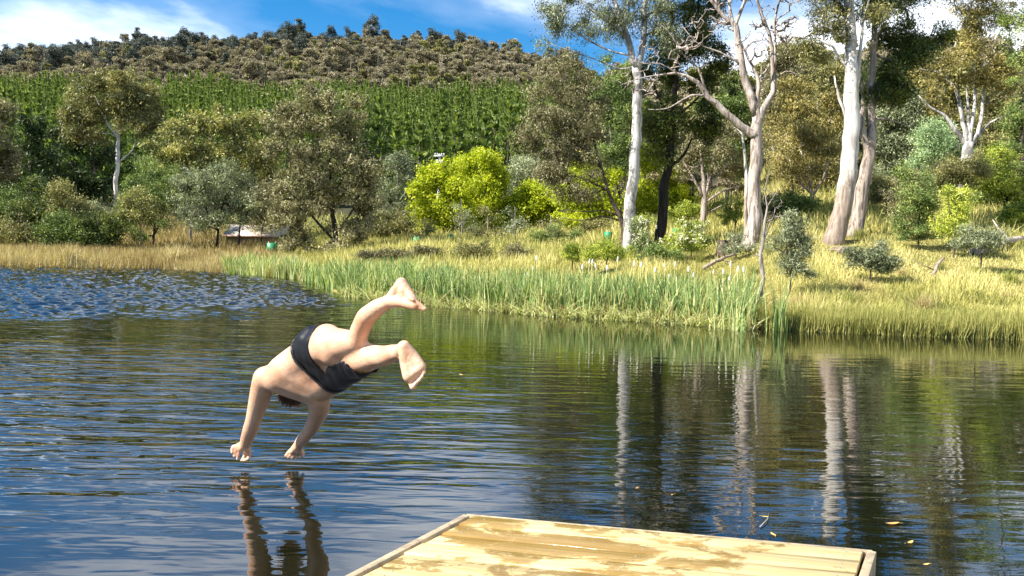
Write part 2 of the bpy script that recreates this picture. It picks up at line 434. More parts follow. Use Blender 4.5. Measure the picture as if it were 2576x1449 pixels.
def water_mat():
    m, nt, o = new_mat('pond_water')
    g = nd(nt, 'ShaderNodeNewGeometry'); vec = g.outputs['Position']
    s = nd(nt, 'ShaderNodeSeparateXYZ'); nt.links.new(vec, s.inputs[0])
    X, Y = s.outputs[0], s.outputs[1]
    big = noise(nt, vec, .22, 2, .5)                                       # patches of more and less ripple
    # long low ripples running towards the camera
    w1 = noise(nt, vec, 1.0, 1, .4, (.75, 3.8, 1), .5)
    w2 = noise(nt, vec, 1.0, 1, .5, (2.6, 11.0, 1), .6)
    w3 = noise(nt, vec, 1.0, 2, .5, (9, 17, 1), .3)
    near = ramp(nt, math_n(nt, 'MULTIPLY', Y, .05), [(.20, (.22, .22, .22)), (.31, (1.0, 1.0, 1.0)), (.45, (.9, .9, .9)), (.64, (.30, .30, .30)), (1.0, (.34, .34, .34))])      # choppy in mid water, calm by the jetty and far out
    side = math_n(nt, 'MULTIPLY', math_n(nt, 'SUBTRACT', 1.5, X), .18, True)
    amp = math_n(nt, 'MULTIPLY', math_n(nt, 'MULTIPLY', math_n(nt, 'MULTIPLY', near, 1.3), math_n(nt, 'ADD', .36, math_n(nt, 'MULTIPLY', side, 1.5))), ramp(nt, big, [(.3, (.45, .45, .45)), (.65, (1, 1, 1))]))
    h = math_n(nt, 'ADD', math_n(nt, 'MULTIPLY', w1, .021), math_n(nt, 'MULTIPLY', w2, .0078))
    h = math_n(nt, 'ADD', math_n(nt, 'MULTIPLY', h, amp), math_n(nt, 'MULTIPLY', w3, .0003))
    bp = nd(nt, 'ShaderNodeBump'); bp.inputs['Distance'].default_value = 1.0; bp.inputs['Strength'].default_value = 1.0
    nt.links.new(h, bp.inputs['Height'])
    b = nd(nt, 'ShaderNodeBsdfPrincipled')
    b.inputs['Base Color'].default_value = (.006, .007, .003, 1)
    b.inputs['Roughness'].default_value = .0
    b.inputs['IOR'].default_value = 2.5
    nt.links.new(bp.outputs[0], b.inputs['Normal']); nt.links.new(b.outputs[0], o.inputs[0])
    return m
# the far left of the pond is ruffled by wind: real wavelets, fading out into the calm water
wb = MB()
wv_ = np.linspace(-320, 1330, 320); wd_ = np.concatenate([np.linspace(11.5, 24, 190), np.linspace(24.1, 39, 140)])
Vv, Dd = np.meshgrid(wv_, wd_); wx = (Vv - CX) / F * Dd; wy = Dd
rw = np.random.default_rng(17); wh = 0
for k_ in range(46):
    lam = rw.uniform(.2, .62); ang = math.radians(90 + rw.normal(8, 34)); kk = 2 * math.pi / lam
    wh = wh + np.sin(kk * (wx * math.cos(ang) + wy * math.sin(ang)) + rw.uniform(0, 6.28)) * lam * rw.uniform(.4, 1)
wh = wh * .0135
we = wy - (.62 * wx + 18.6) + 2.2 * lumps(wx, wy * 2.2, .5, 51)
mask = np.clip(we * .17, 0, 1) * np.clip((wy * .02 - wx - .6) * .4, 0, 1) * np.clip((wx / wy + .84) * 8, 0, 1)
azw = np.arctan2(wx, wy); mask = mask * np.clip((wy - 11.5) / 1.5, 0, 1)
lee = np.clip((wx + 9.5) / 3.0, 0, 1) * np.clip(1 - (shore_depth(azw) - wy - 1.0) / 5.0, 0, 1)      # sheltered water by the reeds
wz = wh * mask * (1 - .93 * lee)
nn_, kk_ = Vv.shape; ii = np.arange(nn_ - 1)[:, None] * kk_; jj = np.arange(kk_ - 1)[None]
wb.add(np.stack([wx, wy, wz], -1).reshape(-1, 3), np.stack([ii + jj, ii + jj + 1, ii + kk_ + jj + 1, ii + kk_ + jj], -1).reshape(-1, 4))
c00, c01, c10, c11 = [(wx[a, b], wy[a, b], 0) for a, b in ((0, 0), (0, -1), (-1, 0), (-1, -1))]
wb.add([(-90, -60, 0), (90, -60, 0), (90, 90, 0), (-90, 90, 0), c00, c01, c11, c10], [(0, 1, 5, 4), (1, 2, 6, 5), (2, 3, 7, 6), (3, 0, 4, 7)])
tag(wb.build('water', water_mat(), smooth=True), 'dark rippled pond reflecting trees and sky', 'water', kind='structure')
# ==PART2==

# ------------------------------------------------------------------ trees
def resample(pts, rad, step, rng, wob=0.0):
    """smooth a polyline (Catmull-Rom), with a little wobble"""
    pts = np.asarray(pts, float); rad = np.asarray(rad, float)
    Q = np.vstack([2 * pts[0] - pts[1], pts, 2 * pts[-1] - pts[-2]])
    op, orr = [], []
    for i in range(len(pts) - 1):
        n = max(2, int(np.linalg.norm(pts[i + 1] - pts[i]) / step))
        for t in np.arange(n) / n:
            a, b, c, d = Q[i:i + 4]
            op.append(.5 * ((2 * b) + (-a + c) * t + (2 * a - 5 * b + 4 * c - d) * t * t + (-a + 3 * b - 3 * c + d) * t ** 3))
            orr.append(rad[i] * (1 - t) + rad[i + 1] * t)
    op.append(pts[-1]); orr.append(rad[-1])
    op = np.array(op); orr = np.array(orr)
    if wob: op[1:] += rng.normal(0, 1, op[1:].shape) * np.minimum(orr[1:, None] * .25, wob)
    return op, orr

def grow(nodes, nrad, centers, rng, tip=.012, bend=.12, up=.15):
    """join every foliage clump to the nearest limb; returns sticks (p0, p1, r0, r1)"""
    pos = list(np.asarray(nodes, float)); par = [-1] * len(pos); rmax = list(nrad); cnt = [0] * len(pos); nb = len(pos)
    arr = np.array(pos)
    d0 = np.array([np.min(np.linalg.norm(arr - c, axis=1)) for c in centers]) if len(centers) else []
    for ci in np.argsort(d0):
        c = centers[ci]
        dv = c - arr
        L = np.linalg.norm(dv, axis=1)
        cost = L * (1 + .9 * np.clip(-dv[:, 2] / (L + 1e-6) + .15, 0, 1))
        p = int(np.argmin(cost)); L = L[p]
        k = max(2, min(5, int(L / .45) + 1))
        prev = p
        j = rng.normal(0, bend, 3) * L
        for i in range(1, k + 1):
            t = i / k
            q = pos[p] + dv[p] * t + j * math.sin(math.pi * t) + np.array([0, 0, 1]) * up * L * math.sin(math.pi * t) + rng.normal(0, .02, 3) * L
            pos.append(q); par.append(prev); cnt.append(0); rmax.append(rmax[p] if p < nb else 1.0)
            prev = len(pos) - 1
        cnt[prev] += 1
        arr = np.array(pos)
    for i in range(len(pos) - 1, nb - 1, -1):
        if par[i] >= 0: cnt[par[i]] += cnt[i]
    idx = np.arange(nb, len(pos))
    if len(idx) == 0: return None
    r = tip * np.maximum(np.array(cnt, float), 1) ** .48
    r = np.minimum(r, np.array(rmax) * .75)
    pi = np.array(par)[idx]
    ra = np.where(pi < nb, r[idx] * 1.15, np.minimum(r[pi], r[idx] * 1.6))
    return arr[pi], arr[idx], ra, r[idx]

def clump_leaves(mb, centers, cr, nl, ln, wd, droop, rng, flat=.75, tint=(.5, .18, .14), tz=0.0):
    n = len(centers); nl = int(nl * 1.45); ln = ln * .84; wd = wd * .84
    ct = rng.normal(tint[0], tint[1] * 1.3, n)
    sz = np.exp(rng.normal(-.05, .38, n))
    g = rng.normal(size=(n, nl, 3))
    g /= np.linalg.norm(g, axis=2)[..., None] + 1e-9
    g *= rng.uniform(.15, 1, (n, nl, 1)) ** .55
    p = centers[:, None] + g * (cr * sz)[:, None, None] * np.array([1, 1, flat])
    t = ct[:, None] + rng.normal(0, tint[2], (n, nl)) + g[..., 2] * tz  # tz paints light from above: higher leaves of a clump get paler
    mb.leaves(p.reshape(-1, 3), ln, wd, droop, rng, np.clip(t.ravel(), 0, 1))

def blob_centers(blobs, nc, rng, hollow=.45):
    """blobs: (centre, radii); clump centres spread by blob volume^(2/3), biased to the outside"""
    w = np.array([(r[0] * r[1] * r[2]) ** .67 for _, r in blobs]); w /= w.sum()
    out = []
    for (c, r), ww in zip(blobs, w):
        n = max(2, int(round(nc * ww)))
        m = max(2, int(n / 5))                     # boughs; the clumps gather round them and leave gaps between
        s = rng.normal(size=(m, 3)); s /= np.linalg.norm(s, axis=1)[:, None]
        s *= (rng.uniform(.1, 1.12, m) ** hollow)[:, None]
        g = s[rng.integers(0, m, n)] + rng.normal(0, .17, (n, 3))
        out.append(np.asarray(c) + g * np.asarray(r))
    return np.vstack(out)

def make_tree(name, label, cat, d, limbs, blobs, bark, leaf, nc=120, nl=70, ln=.16, wd=.06, cr=.55, droop=.5, group=None,
              tip=.012, bare=None, seed=None, tint=(.5, .18, .14), flat=.75, up=.12, split=False, base=None, extra=None, hollow=.45, tz=0.0, sink=.25):
    """limbs: polylines of (picture x, picture y, width in picture px[, depth offset]); the first starts at the foot.
       blobs: (x, y, rx, ry[, depth offset, depth radius]) in picture px at depth d"""
    rng = np.random.default_rng(seed if seed is not None else abs(hash(name + label)) % 9999)
    pxm = d / F
    lp = []
    foot = G(limbs[0][0][0], d)
    for k, l in enumerate(limbs):
        pts = np.array([P(a[0], a[1], d + (a[3] if len(a) > 3 else 0)) for a in l]); rr = np.array([a[2] for a in l]) * .405 * pxm
        if k == 0:
            # carry the stem down to the real ground
            pts[0] = np.array([pts[0][0], pts[0][1], min(pts[0][2], float(ground_z(pts[0][0], pts[0][1])))]) - np.array([0, 0, sink])
        lp.append((pts, rr))
    foot = lp[0][0][0] + np.array([0, 0, sink])
    root = empty(name, foot, label, cat, group)
    tb = MB(); nodes, nr = [], []
    parts = [tb]
    for k, (pts, rr) in enumerate(lp):
        p2, r2 = resample(pts, rr, .35, rng, .03)
        b = tb
        if split and k > 0:
            b = MB(); parts.append(b)
        b.tube(p2 - foot, r2, 12 if rr[0] > .12 else 7, rough=.035, rng=rng)
        ok = slice(int(len(p2) * (.35 if k == 0 else .1)), None)
        nodes.append(p2[ok]); nr.append(r2[ok])
    nodes = np.vstack(nodes); nr = np.concatenate(nr)
    bl = []
    for bb in blobs:
        dd = bb[4] if len(bb) > 4 else 0
        rz = bb[5] if len(bb) > 5 else (bb[2] + bb[3]) * .5 * pxm
        bl.append((P(bb[0], bb[1], d + dd), (bb[2] * pxm, rz, bb[3] * pxm)))
    if bl:
        cen = blob_centers(bl, nc, rng, hollow)
        gz = ground_z(cen[:, 0], cen[:, 1]); cen[:, 2] = np.maximum(cen[:, 2], gz + .15)
        s = grow(nodes, nr, cen, rng, tip=tip, up=up)
        if s:
            bb_ = MB(); bb_.segs(s[0] - foot, s[1] - foot, s[2], s[3], 3); tag(bb_.build('branches', bark, root, smooth=True), kind='stuff')
        lb = MB()
        clump_leaves(lb, cen - foot, cr, nl, ln, wd, droop, rng, flat, tint, tz)
        if extra: extra(lb, cen - foot, rng)
    if bare:                                       # leafless twigs
        bl2 = [(P(bb[0], bb[1], d + (bb[4] if len(bb) > 4 else 0)), (bb[2] * pxm, (bb[2] + bb[3]) * .4 * pxm, bb[3] * pxm)) for bb in bare[0]]
        cen2 = blob_centers(bl2, bare[1], rng, .6)
        s = grow(nodes, nr, cen2, rng, tip=tip, bend=.22, up=.05)
        twb = MB(); twb.segs(s[0] - foot, s[1] - foot, s[2], s[3], 4); tag(twb.build('twigs', bark, root), kind='stuff')
    for k, b in enumerate(parts):
        b.build('trunk' if k == 0 else 'limb', bark, root, smooth=True)
    if bl:
        lb.build('crown', leaf, root)
    return root

# ---- generic tree models (used for copies)
def proto_tree(name, h, crown, bark, leaf, seed, nc=60, nl=26, ln=.4, wd=.2, cr=.7, stems=1, droop=.4, trunk_r=.16, group=None, spread=.25, tint=(.5, .18, .14)):
    """crown: list of (x, y, z, rx, ry, rz) in metres"""
    rng = np.random.default_rng(seed)
    root = empty(name, (0, 0, 0), 'x', 'tree', group)
    tb = MB(); nodes, nr = [], []
    for k in range(stems):
        a = rng.uniform(0, 6.28); s = spread * h * (0.35 if stems == 1 else 1)
        top = np.array([math.cos(a) * s, math.sin(a) * s, h * .8])
        b0 = np.array([math.cos(a) * .15 * (stems > 1), math.sin(a) * .15 * (stems > 1), -.4])
        mid = (b0 + top) * .5 + rng.normal(0, .03 * h, 3) * np.array([1, 1, .3]) - np.array([top[0], top[1], 0]) * .15
        p, r = resample([b0, mid, top], [trunk_r, trunk_r * .7, trunk_r * .25], .6, rng, .04)
        tb.tube(p, r, 7, rough=.03, rng=rng); q = int(len(p) * .3)
        nodes.append(p[q:]); nr.append(r[q:])
    cen = blob_centers([((c[0], c[1], c[2]), (c[3], c[4], c[5])) for c in crown], nc, rng)
    s = grow(np.vstack(nodes), np.concatenate(nr), cen, rng, tip=.02)
    tb.segs(*s, 4)
    lb = MB(); clump_leaves(lb, cen, cr, nl, ln, wd, droop, rng, .7, tint)
    tb.build('trunk', bark, root, smooth=True); lb.build('crown', leaf, root)
    return root
def drop_proto(o):
    for c in list(o.children): COL.objects.unlink(c)
    COL.objects.unlink(o)

def far_gum_mesh(seed, leaf, h=12, w=5.0):
    """one far eucalypt: ragged tiers of small leafy boughs"""
    rng = np.random.default_rng(seed); b = MB()
    nb = rng.integers(11, 18); hh = h * rng.uniform(.85, 1.1); lean = rng.normal(0, .12, 2)
    for i in range(nb):
        a = rng.uniform(0, 6.28); zt = rng.uniform(.42, 1.0)
        r = w * rng.uniform(.05, .85) * (1.05 - zt * .55)
        c = np.array([math.cos(a) * r + lean[0] * h * zt, math.sin(a) * r + lean[1] * h * zt, hh * zt])
        rr = w * rng.uniform(.16, .36); n = 190
        g = rng.normal(size=(n, 3)); g /= np.linalg.norm(g, axis=1)[:, None]
        g *= (rng.uniform(.1, 1.15, n) ** .55)[:, None]
        p = c + g * np.array([rr, rr, rr * rng.uniform(.45, .9)])
        b.leaves(p, .62, .48, 0, rng, np.clip(rng.normal(.5, .10) + rng.normal(0, .13, n) + g[:, 2] * .10, 0, 1))  # upper leaves of each bough paler, top light painted into the tint
    return b
def far_pine_mesh(seed, h=12):
    rng = np.random.default_rng(seed); b = MB()
    n = 420
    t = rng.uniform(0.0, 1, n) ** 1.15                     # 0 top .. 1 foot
    rad = (.05 + 1.7 * np.clip(t * 1.3, 0, 1) ** 1.05) * rng.uniform(.35, 1.0, n)
    a = rng.uniform(0, 6.28, n)
    p = np.stack([np.cos(a) * rad, np.sin(a) * rad, h * (1 - t * .86) - rad * .15 + .4 * np.sin(t * 38)], 1)
    d = np.stack([np.cos(a), np.sin(a), np.full(n, .9)], 1) + rng.normal(0, .25, (n, 3)); d /= np.linalg.norm(d, axis=1)[:, None]
    s = np.cross(d, rng.normal(size=(n, 3))); s /= np.linalg.norm(s, axis=1)[:, None]
    L = rng.uniform(.6, 1.2, n)[:, None]; W = rng.uniform(.25, .5, n)[:, None]
    v = np.stack([p - d * L * .5, p + s * W * .5, p + d * L * .5, p - s * W * .5], 1).reshape(-1, 3)
    b.add(v, np.arange(4 * n).reshape(-1, 4), tint=np.clip(.62 - .35 * t + rng.normal(0, .16, n), 0, 1))  # tint falls towards the foot: shade painted into the needles
    return b
def trunk_mesh(h, r):
    b = MB(); b.tube([(0, 0, -1), (0.1, 0, h * .5), (0, 0.05, h * .85)], [r, r * .7, r * .2], 5)
    return b

def scatter_stuff(name, label, cat, pts, rot, scl, idx, protos):
    """one object that stands a few tree models on many points (geometry nodes)"""
    c = bpy.data.collections.new(name + '_models')
    for i, (mb, tb, leaf, bark) in enumerate(protos):
        me = MB()
        me.v, me.q, me.t, me.n, me.qt, me.tt = mb.v[:], mb.q[:], mb.t[:], mb.n, mb.qt[:], mb.tt[:]
        lq = sum(len(q) for q in mb.q); lt = sum(len(t) for t in mb.t)
        off = me.n; me.v += tb.v; me.n += tb.n
        me.q += [q + off for q in tb.q]; me.qt += tb.qt; me.t += [t + off for t in tb.t]; me.tt += tb.tt
        m = me.mesh('%s_model_%d' % (name, i), [leaf, bark])
        nq = sum(len(q) for q in me.q); nt_ = sum(len(t) for t in me.t)
        mi = np.zeros(nq + nt_, np.int32); mi[lq:nq] = 1; mi[nq + lt:] = 1
        m.polygons.foreach_set('material_index', mi)
        c.objects.link(bpy.data.objects.new('%s_model_%d' % (name, i), m))
    me = bpy.data.meshes.new(name); me.vertices.add(len(pts)); me.vertices.foreach_set('co', np.asarray(pts, np.float32).ravel())
    a = me.attributes.new('rot', 'FLOAT_VECTOR', 'POINT'); a.data.foreach_set('vector', np.stack([np.zeros(len(pts)), np.zeros(len(pts)), rot], 1).astype(np.float32).ravel())
    a = me.attributes.new('scl', 'FLOAT_VECTOR', 'POINT'); a.data.foreach_set('vector', np.asarray(scl, np.float32).ravel())
    a = me.attributes.new('idx', 'INT', 'POINT'); a.data.foreach_set('value', np.asarray(idx, np.int32))
    me.update()
    o = bpy.data.objects.new(name, me); COL.objects.link(o)
    ng = bpy.data.node_groups.new(name, 'GeometryNodeTree')
    ng.interface.new_socket('Geometry', in_out='INPUT', socket_type='NodeSocketGeometry')
    ng.interface.new_socket('Geometry', in_out='OUTPUT', socket_type='NodeSocketGeometry')
    gi = ng.nodes.new('NodeGroupInput'); go = ng.nodes.new('NodeGroupOutput')
    ip = ng.nodes.new('GeometryNodeInstanceOnPoints'); ci = ng.nodes.new('GeometryNodeCollectionInfo')
    ci.inputs['Collection'].default_value = c; ci.inputs['Separate Children'].default_value = True; ci.inputs['Reset Children'].default_value = True
    ip.inputs['Pick Instance'].default_value = True
    def na(n, t):
        x = ng.nodes.new('GeometryNodeInputNamedAttribute'); x.data_type = t; x.inputs['Name'].default_value = n
        return x.outputs[0]
    L = ng.links.new
    L(gi.outputs[0], ip.inputs['Points']); L(ci.outputs[0], ip.inputs['Instance'])
    L(na('idx', 'INT'), ip.inputs['Instance Index']); L(na('rot', 'FLOAT_VECTOR'), ip.inputs['Rotation']); L(na('scl', 'FLOAT_VECTOR'), ip.inputs['Scale'])
    L(ip.outputs[0], go.inputs[0])
    o.modifiers.new('scatter', 'NODES').node_group = ng
    return tag(o, label, cat, kind='stuff')

# ---- wooded hill: brown-grey gum forest above, pine plantation below
rng = np.random.default_rng(21)
def strip_points(d0, d1, v0, v1, spacing, rng, jit=.45):
    pts = []
    d = d0
    while d < d1:
        x0 = (v0 - CX) / F * d; x1 = (v1 - CX) / F * d
        n = int((x1 - x0) / spacing)
        x = x0 + (np.arange(n) + .5 + rng.uniform(-jit, jit, n)) * spacing
        y = d + rng.uniform(-jit, jit, n) * spacing
        pts.append(np.stack([x, y], 1)); d += spacing * .92
    p = np.vstack(pts)
    return np.column_stack([p, ground_z(p[:, 0], p[:, 1])])

hill_models = [(far_gum_mesh(300 + i, None), trunk_mesh(13, .25), L_HILL, B_GREYB) for i in range(5)] + \
              [(far_gum_mesh(320 + i, None), trunk_mesh(13, .25), L_OLIVE, B_GREYB) for i in range(2)] + \
              [(far_gum_mesh(330 + i, None, 13, 5.5), trunk_mesh(14, .3), L_RIDGE, B_GREYB) for i in range(2)]
pts = strip_points(264, 530, -250, 2050, 4.6, rng)
n = len(pts)
up_ = np.clip((np.hypot(pts[:, 0], pts[:, 1]) - 430) / 110, 0, 1)
idx = rng.choice(7, n, p=[.18, .18, .18, .16, .14, .08, .08])
left = np.clip((-pts[:, 0] - 20) / 200, 0, 1)
dk = rng.uniform(0, 1, n) < up_ * (.25 + .75 * left) * .9
idx = np.where(dk, 7 + rng.integers(0, 2, n), idx)
s = np.exp(rng.normal(-.28, .24, n))
scatter_stuff('eucalypt_forest', 'brown-grey gum forest covering the hill under the sky', 'forest', pts, rng.uniform(0, 6.28, n),
              np.stack([s * rng.uniform(.85, 1.15, n), s * rng.uniform(.85, 1.15, n), s], 1), idx, hill_models)

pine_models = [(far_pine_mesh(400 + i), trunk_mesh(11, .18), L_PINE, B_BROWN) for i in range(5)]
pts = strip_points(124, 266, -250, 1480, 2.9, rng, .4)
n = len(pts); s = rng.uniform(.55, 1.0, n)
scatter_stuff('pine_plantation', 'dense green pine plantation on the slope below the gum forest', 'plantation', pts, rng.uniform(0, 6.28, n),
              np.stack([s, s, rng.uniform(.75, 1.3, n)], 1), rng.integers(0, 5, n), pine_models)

# scrubby bush on the right-hand slope, too far and dense to count
pts = np.vstack([strip_points(62, 200, 1380, 2900, 6.0, rng), strip_points(49, 62, 1640, 2900, 3.6, rng)])
n = len(pts); s = rng.uniform(.4, .75, n) * np.where(pts[:, 1] < 62, .55, 1)
scatter_stuff('hillside_scrub', 'olive and brown scrub covering the slope behind the right-hand gums', 'scrub', pts, rng.uniform(0, 6.28, n),
              np.stack([s, s, s], 1), rng.choice(7, n, p=[.12, .12, .12, .12, .12, .2, .2]), hill_models[:7])

def part_tree(name, label, cat, group, leafmb, trunkmb, leaf, bark):
    r = empty(name, (0, 0, 0), label, cat, group)
    trunkmb.build('trunk', bark, r, smooth=True); leafmb.build('crown', leaf, r)
    return r
# individual gums on the skyline
ridge = [part_tree('ridge_gum', 'x', 'tree', 'gums on the skyline', far_gum_mesh(350 + i, None, 14, 5.0), trunk_mesh(14, .3), L_RIDGE, B_GREYB) for i in range(3)]
k = 0
for vx in np.concatenate([np.arange(10, 560, 34), np.arange(560, 1360, 58)]):
    vx = vx + rng.uniform(-12, 12); d = 519 + rng.uniform(-4, 6)
    x = (vx - CX) / F * d
    copy_thing(ridge[k % 3], (x, d, ground_z(x, d)), rng.uniform(0, 6.28), rng.uniform(.5, .88),
               'dark spindly gum standing on the skyline of the wooded hill' if vx > 560 else 'dark gum on the left-hand ridge below the white cloud', 'gums on the skyline right' if vx > 560 else 'gums on the skyline left')
    k += 1
for r in ridge: drop_proto(r)
# front row of the plantation
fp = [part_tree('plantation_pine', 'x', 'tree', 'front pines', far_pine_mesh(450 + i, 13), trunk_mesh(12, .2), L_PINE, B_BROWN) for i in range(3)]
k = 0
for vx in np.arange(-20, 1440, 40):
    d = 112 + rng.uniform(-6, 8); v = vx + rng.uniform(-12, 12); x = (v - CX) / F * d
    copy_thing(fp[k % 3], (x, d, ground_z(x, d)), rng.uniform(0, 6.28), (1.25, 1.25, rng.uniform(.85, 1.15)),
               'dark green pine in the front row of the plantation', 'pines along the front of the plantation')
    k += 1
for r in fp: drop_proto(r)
# ==PART3==

# ------------------------------------------------------------------ trees one by one (picture px, depth in m)
# --- left bank
make_tree('gum_tree', 'tall white-trunked gum with a broad olive-brown crown on the far left bank', 'tree', 62,
  [[(288, 545, 15), (292, 470, 13), (296, 400, 13), (297, 350, 11), (296, 280, 7), (292, 215, 3)],
   [(296, 345, 8), (280, 325, 8), (262, 295, 6), (250, 262, 4), (238, 240, 2)],
   [(297, 320, 6), (288, 300, 5), (283, 275, 3)],
   [(296, 410, 6), (315, 395, 5), (335, 375, 3)],
   [(297, 330, 5), (312, 300, 4), (330, 262, 2)]],
  [(285, 205, 55, 45), (235, 250, 62, 50), (330, 235, 55, 60), (200, 300, 42, 40), (370, 290, 40, 45), (300, 250, 60, 45), (385, 255, 30, 45), (225, 320, 40, 30), (345, 310, 45, 40), (395, 310, 25, 30), (190, 345, 28, 25)],
  B_WHITE, L_OLIVE, nc=430, nl=55, ln=.3, wd=.13, cr=.7, seed=11, tint=(.45, .16, .14))
make_tree('gum_tree', 'rusty brown gum cut off by the left edge of the picture', 'tree', 58,
  [[(-30, 560, 14), (-25, 420, 11), (-20, 300, 6)]],
  [(-20, 300, 75, 65), (20, 380, 55, 60), (-40, 420, 60, 70)], B_BROWN, L_BROWN, nc=140, nl=60, ln=.34, wd=.15, cr=.75, seed=12, tint=(.35, .15, .14))
make_tree('pine_tree', 'dark shaded pine behind the white-trunked gum', 'tree', 84,
  [[(150, 530, 9), (150, 400, 7), (150, 300, 2)]], [(150, 340, 40, 40), (150, 420, 75, 60), (150, 500, 90, 60)], B_BROWN, L_DARK, nc=150, nl=40, ln=.5, wd=.25, cr=.9, seed=13, tint=(.2, .1, .1))  # low tint: standing in shade is painted into the needle colour
make_tree('pine_tree', 'dark pine between the white-trunked gum and the left edge', 'tree', 80,
  [[(75, 530, 9), (78, 400, 7), (80, 290, 2)]], [(80, 330, 30, 45), (78, 420, 60, 60), (80, 500, 80, 60)], B_BROWN, L_DARK, nc=130, nl=40, ln=.5, wd=.25, cr=.9, seed=14, tint=(.2, .1, .1))  # shade put into the leaf tint here too
make_tree('pine_tree', 'dark pine standing right of the white gum trunk', 'tree', 86,
  [[(235, 530, 9), (235, 400, 7), (235, 330, 2)]], [(232, 370, 35, 40), (235, 440, 55, 60), (240, 500, 70, 50)], B_BROWN, L_DARK, nc=120, nl=40, ln=.5, wd=.25, cr=.9, seed=15, tint=(.2, .1, .1))  # needles tinted near black to stand for shade

make_tree('gum_tree', 'yellow-topped leafy gum rising above the wattles of the left bank', 'tree', 50,
  [[(480, 640, 10), (478, 540, 9), (470, 420, 7), (462, 320, 4)], [(474, 470, 6), (520, 390, 5), (540, 320, 3)], [(472, 430, 5), (430, 370, 4), (415, 330, 2)]],
  [(460, 305, 45, 38), (535, 315, 50, 45), (420, 360, 55, 45), (500, 380, 80, 60), (570, 370, 45, 50), (440, 440, 70, 50), (540, 450, 60, 55)],
  B_GREYB, L_PALEY, nc=330, nl=60, ln=.26, wd=.12, cr=.6, seed=16, tint=(.5, .2, .16), tz=.1)
make_tree('gum_tree', 'gum with a small yellow crown beside the brown wattle', 'tree', 53,
  [[(640, 630, 9), (642, 500, 8), (638, 400, 5), (636, 330, 3)]],
  [(640, 318, 48, 30), (620, 370, 45, 40), (665, 380, 40, 50), (640, 440, 60, 50)], B_GREYB, L_PALEY, nc=190, nl=60, ln=.26, wd=.12, cr=.6, seed=17, tint=(.5, .2, .16), tz=.1)
make_tree('wattle_tree', 'soft green feathery wattle in the middle of the left bank', 'tree', 46,
  [[(385, 635, 8), (388, 560, 7), (392, 480, 4)], [(388, 590, 5), (420, 520, 4), (430, 450, 2)]],
  [(380, 450, 55, 50), (345, 500, 45, 50), (420, 480, 55, 60), (365, 560, 50, 40)], B_BROWN, L_GREEN, nc=230, nl=60, ln=.18, wd=.07, cr=.5, seed=18, tint=(.55, .16, .14))
make_tree('wattle_tree', 'grey-green wattle with dark slanting stems in front of the beige shed', 'tree', 44,
  [[(545, 635, 8), (548, 590, 8), (552, 540, 7), (570, 490, 4)], [(549, 580, 6), (520, 530, 5), (505, 470, 3)], [(600, 630, 6, .5), (603, 570, 5, .5), (612, 510, 3, .5)]],
  [(480, 480, 50, 45), (540, 470, 60, 55), (600, 470, 50, 55), (500, 540, 60, 40), (580, 535, 50, 35), (620, 520, 40, 35)], B_DARK, L_GREY, nc=300, nl=60, ln=.17, wd=.07, cr=.5, seed=19, tint=(.45, .18, .14))
make_tree('wattle_tree', 'small yellowish wattle with a pale crooked stem near the waterside grass', 'tree', 43,
  [[(352, 632, 6), (356, 600, 5), (353, 570, 4), (345, 540, 3)]], [(350, 505, 38, 35), (325, 545, 35, 35), (375, 540, 35, 38)], B_GREYB, L_PALEY, nc=120, nl=55, ln=.17, wd=.07, cr=.45, seed=20, tint=(.4, .16, .14))
make_tree('wattle_tree', 'young dark-stemmed wattle right of the shed', 'tree', 47,
  [[(655, 628, 5), (660, 570, 5), (668, 500, 3)], [(690, 628, 5, .4), (682, 560, 4, .4), (672, 500, 2, .4)]],
  [(655, 520, 40, 50), (690, 500, 35, 45), (640, 560, 35, 25)], B_DARK, L_BROWN, nc=130, nl=50, ln=.18, wd=.07, cr=.5, seed=21, tint=(.35, .16, .14))
# front thicket on the far left
thick = [(20, 45, 34, 470, L_GREEN), (70, 42, 44, 440, L_DARK), (118, 44, 45, 470, L_GREEN), (165, 42, 42, 455, L_OLIVE), (205, 44, 38, 490, L_GREY), (250, 41, 48, 535, L_DARK), (140, 41, 42, 540, L_GREEN), (40, 41, 40, 540, L_OLIVE), (215, 41, 40, 560, L_GREEN)]
names = ['leftmost thin-stemmed green wattle at the water', 'dark tall wattle with pale twin stems at far left', 'green wattle behind the dry grass at left', 'olive wattle with pale flowering tips left of the white gum',
         'grey-leaved wattle in front of the white gum trunk', 'low dark round wattle just left of the white gum foot', 'low green wattle in the front of the left thicket', 'low olive wattle at the left edge above the dry grass', 'low leafy wattle before the white gum']
for i, ((vx, d, w, ty, lf), lab) in enumerate(zip(thick, names)):
    h = 632 - ty
    make_tree('wattle_tree', lab, 'tree', d,
      [[(vx, 636, 6), (vx + 3, 632 - h * .4, 5), (vx - 4, 632 - h * .75, 2.5)], [(vx + 2, 634, 4, .3), (vx + w * .35, 632 - h * .45, 3.5, .3), (vx + w * .5, 632 - h * .7, 2, .3)], [(vx - 3, 634, 4, -.2), (vx - w * .4, 632 - h * .45, 3, -.2), (vx - w * .5, 632 - h * .65, 2, -.2)]],
      [(vx, ty + h * .22, w * .8, h * .24), (vx - w * .5, ty + h * .42, w * .7, h * .22), (vx + w * .5, ty + h * .42, w * .7, h * .22), (vx, ty + h * .58, w * 1.1, h * .2)],
      B_GREYB if i in (1, 4) else B_BROWN, lf, nc=110, nl=60, ln=.18, wd=.075, cr=.5, seed=30 + i, tint=(.42, .2, .15), group='wattles in the far left thicket')
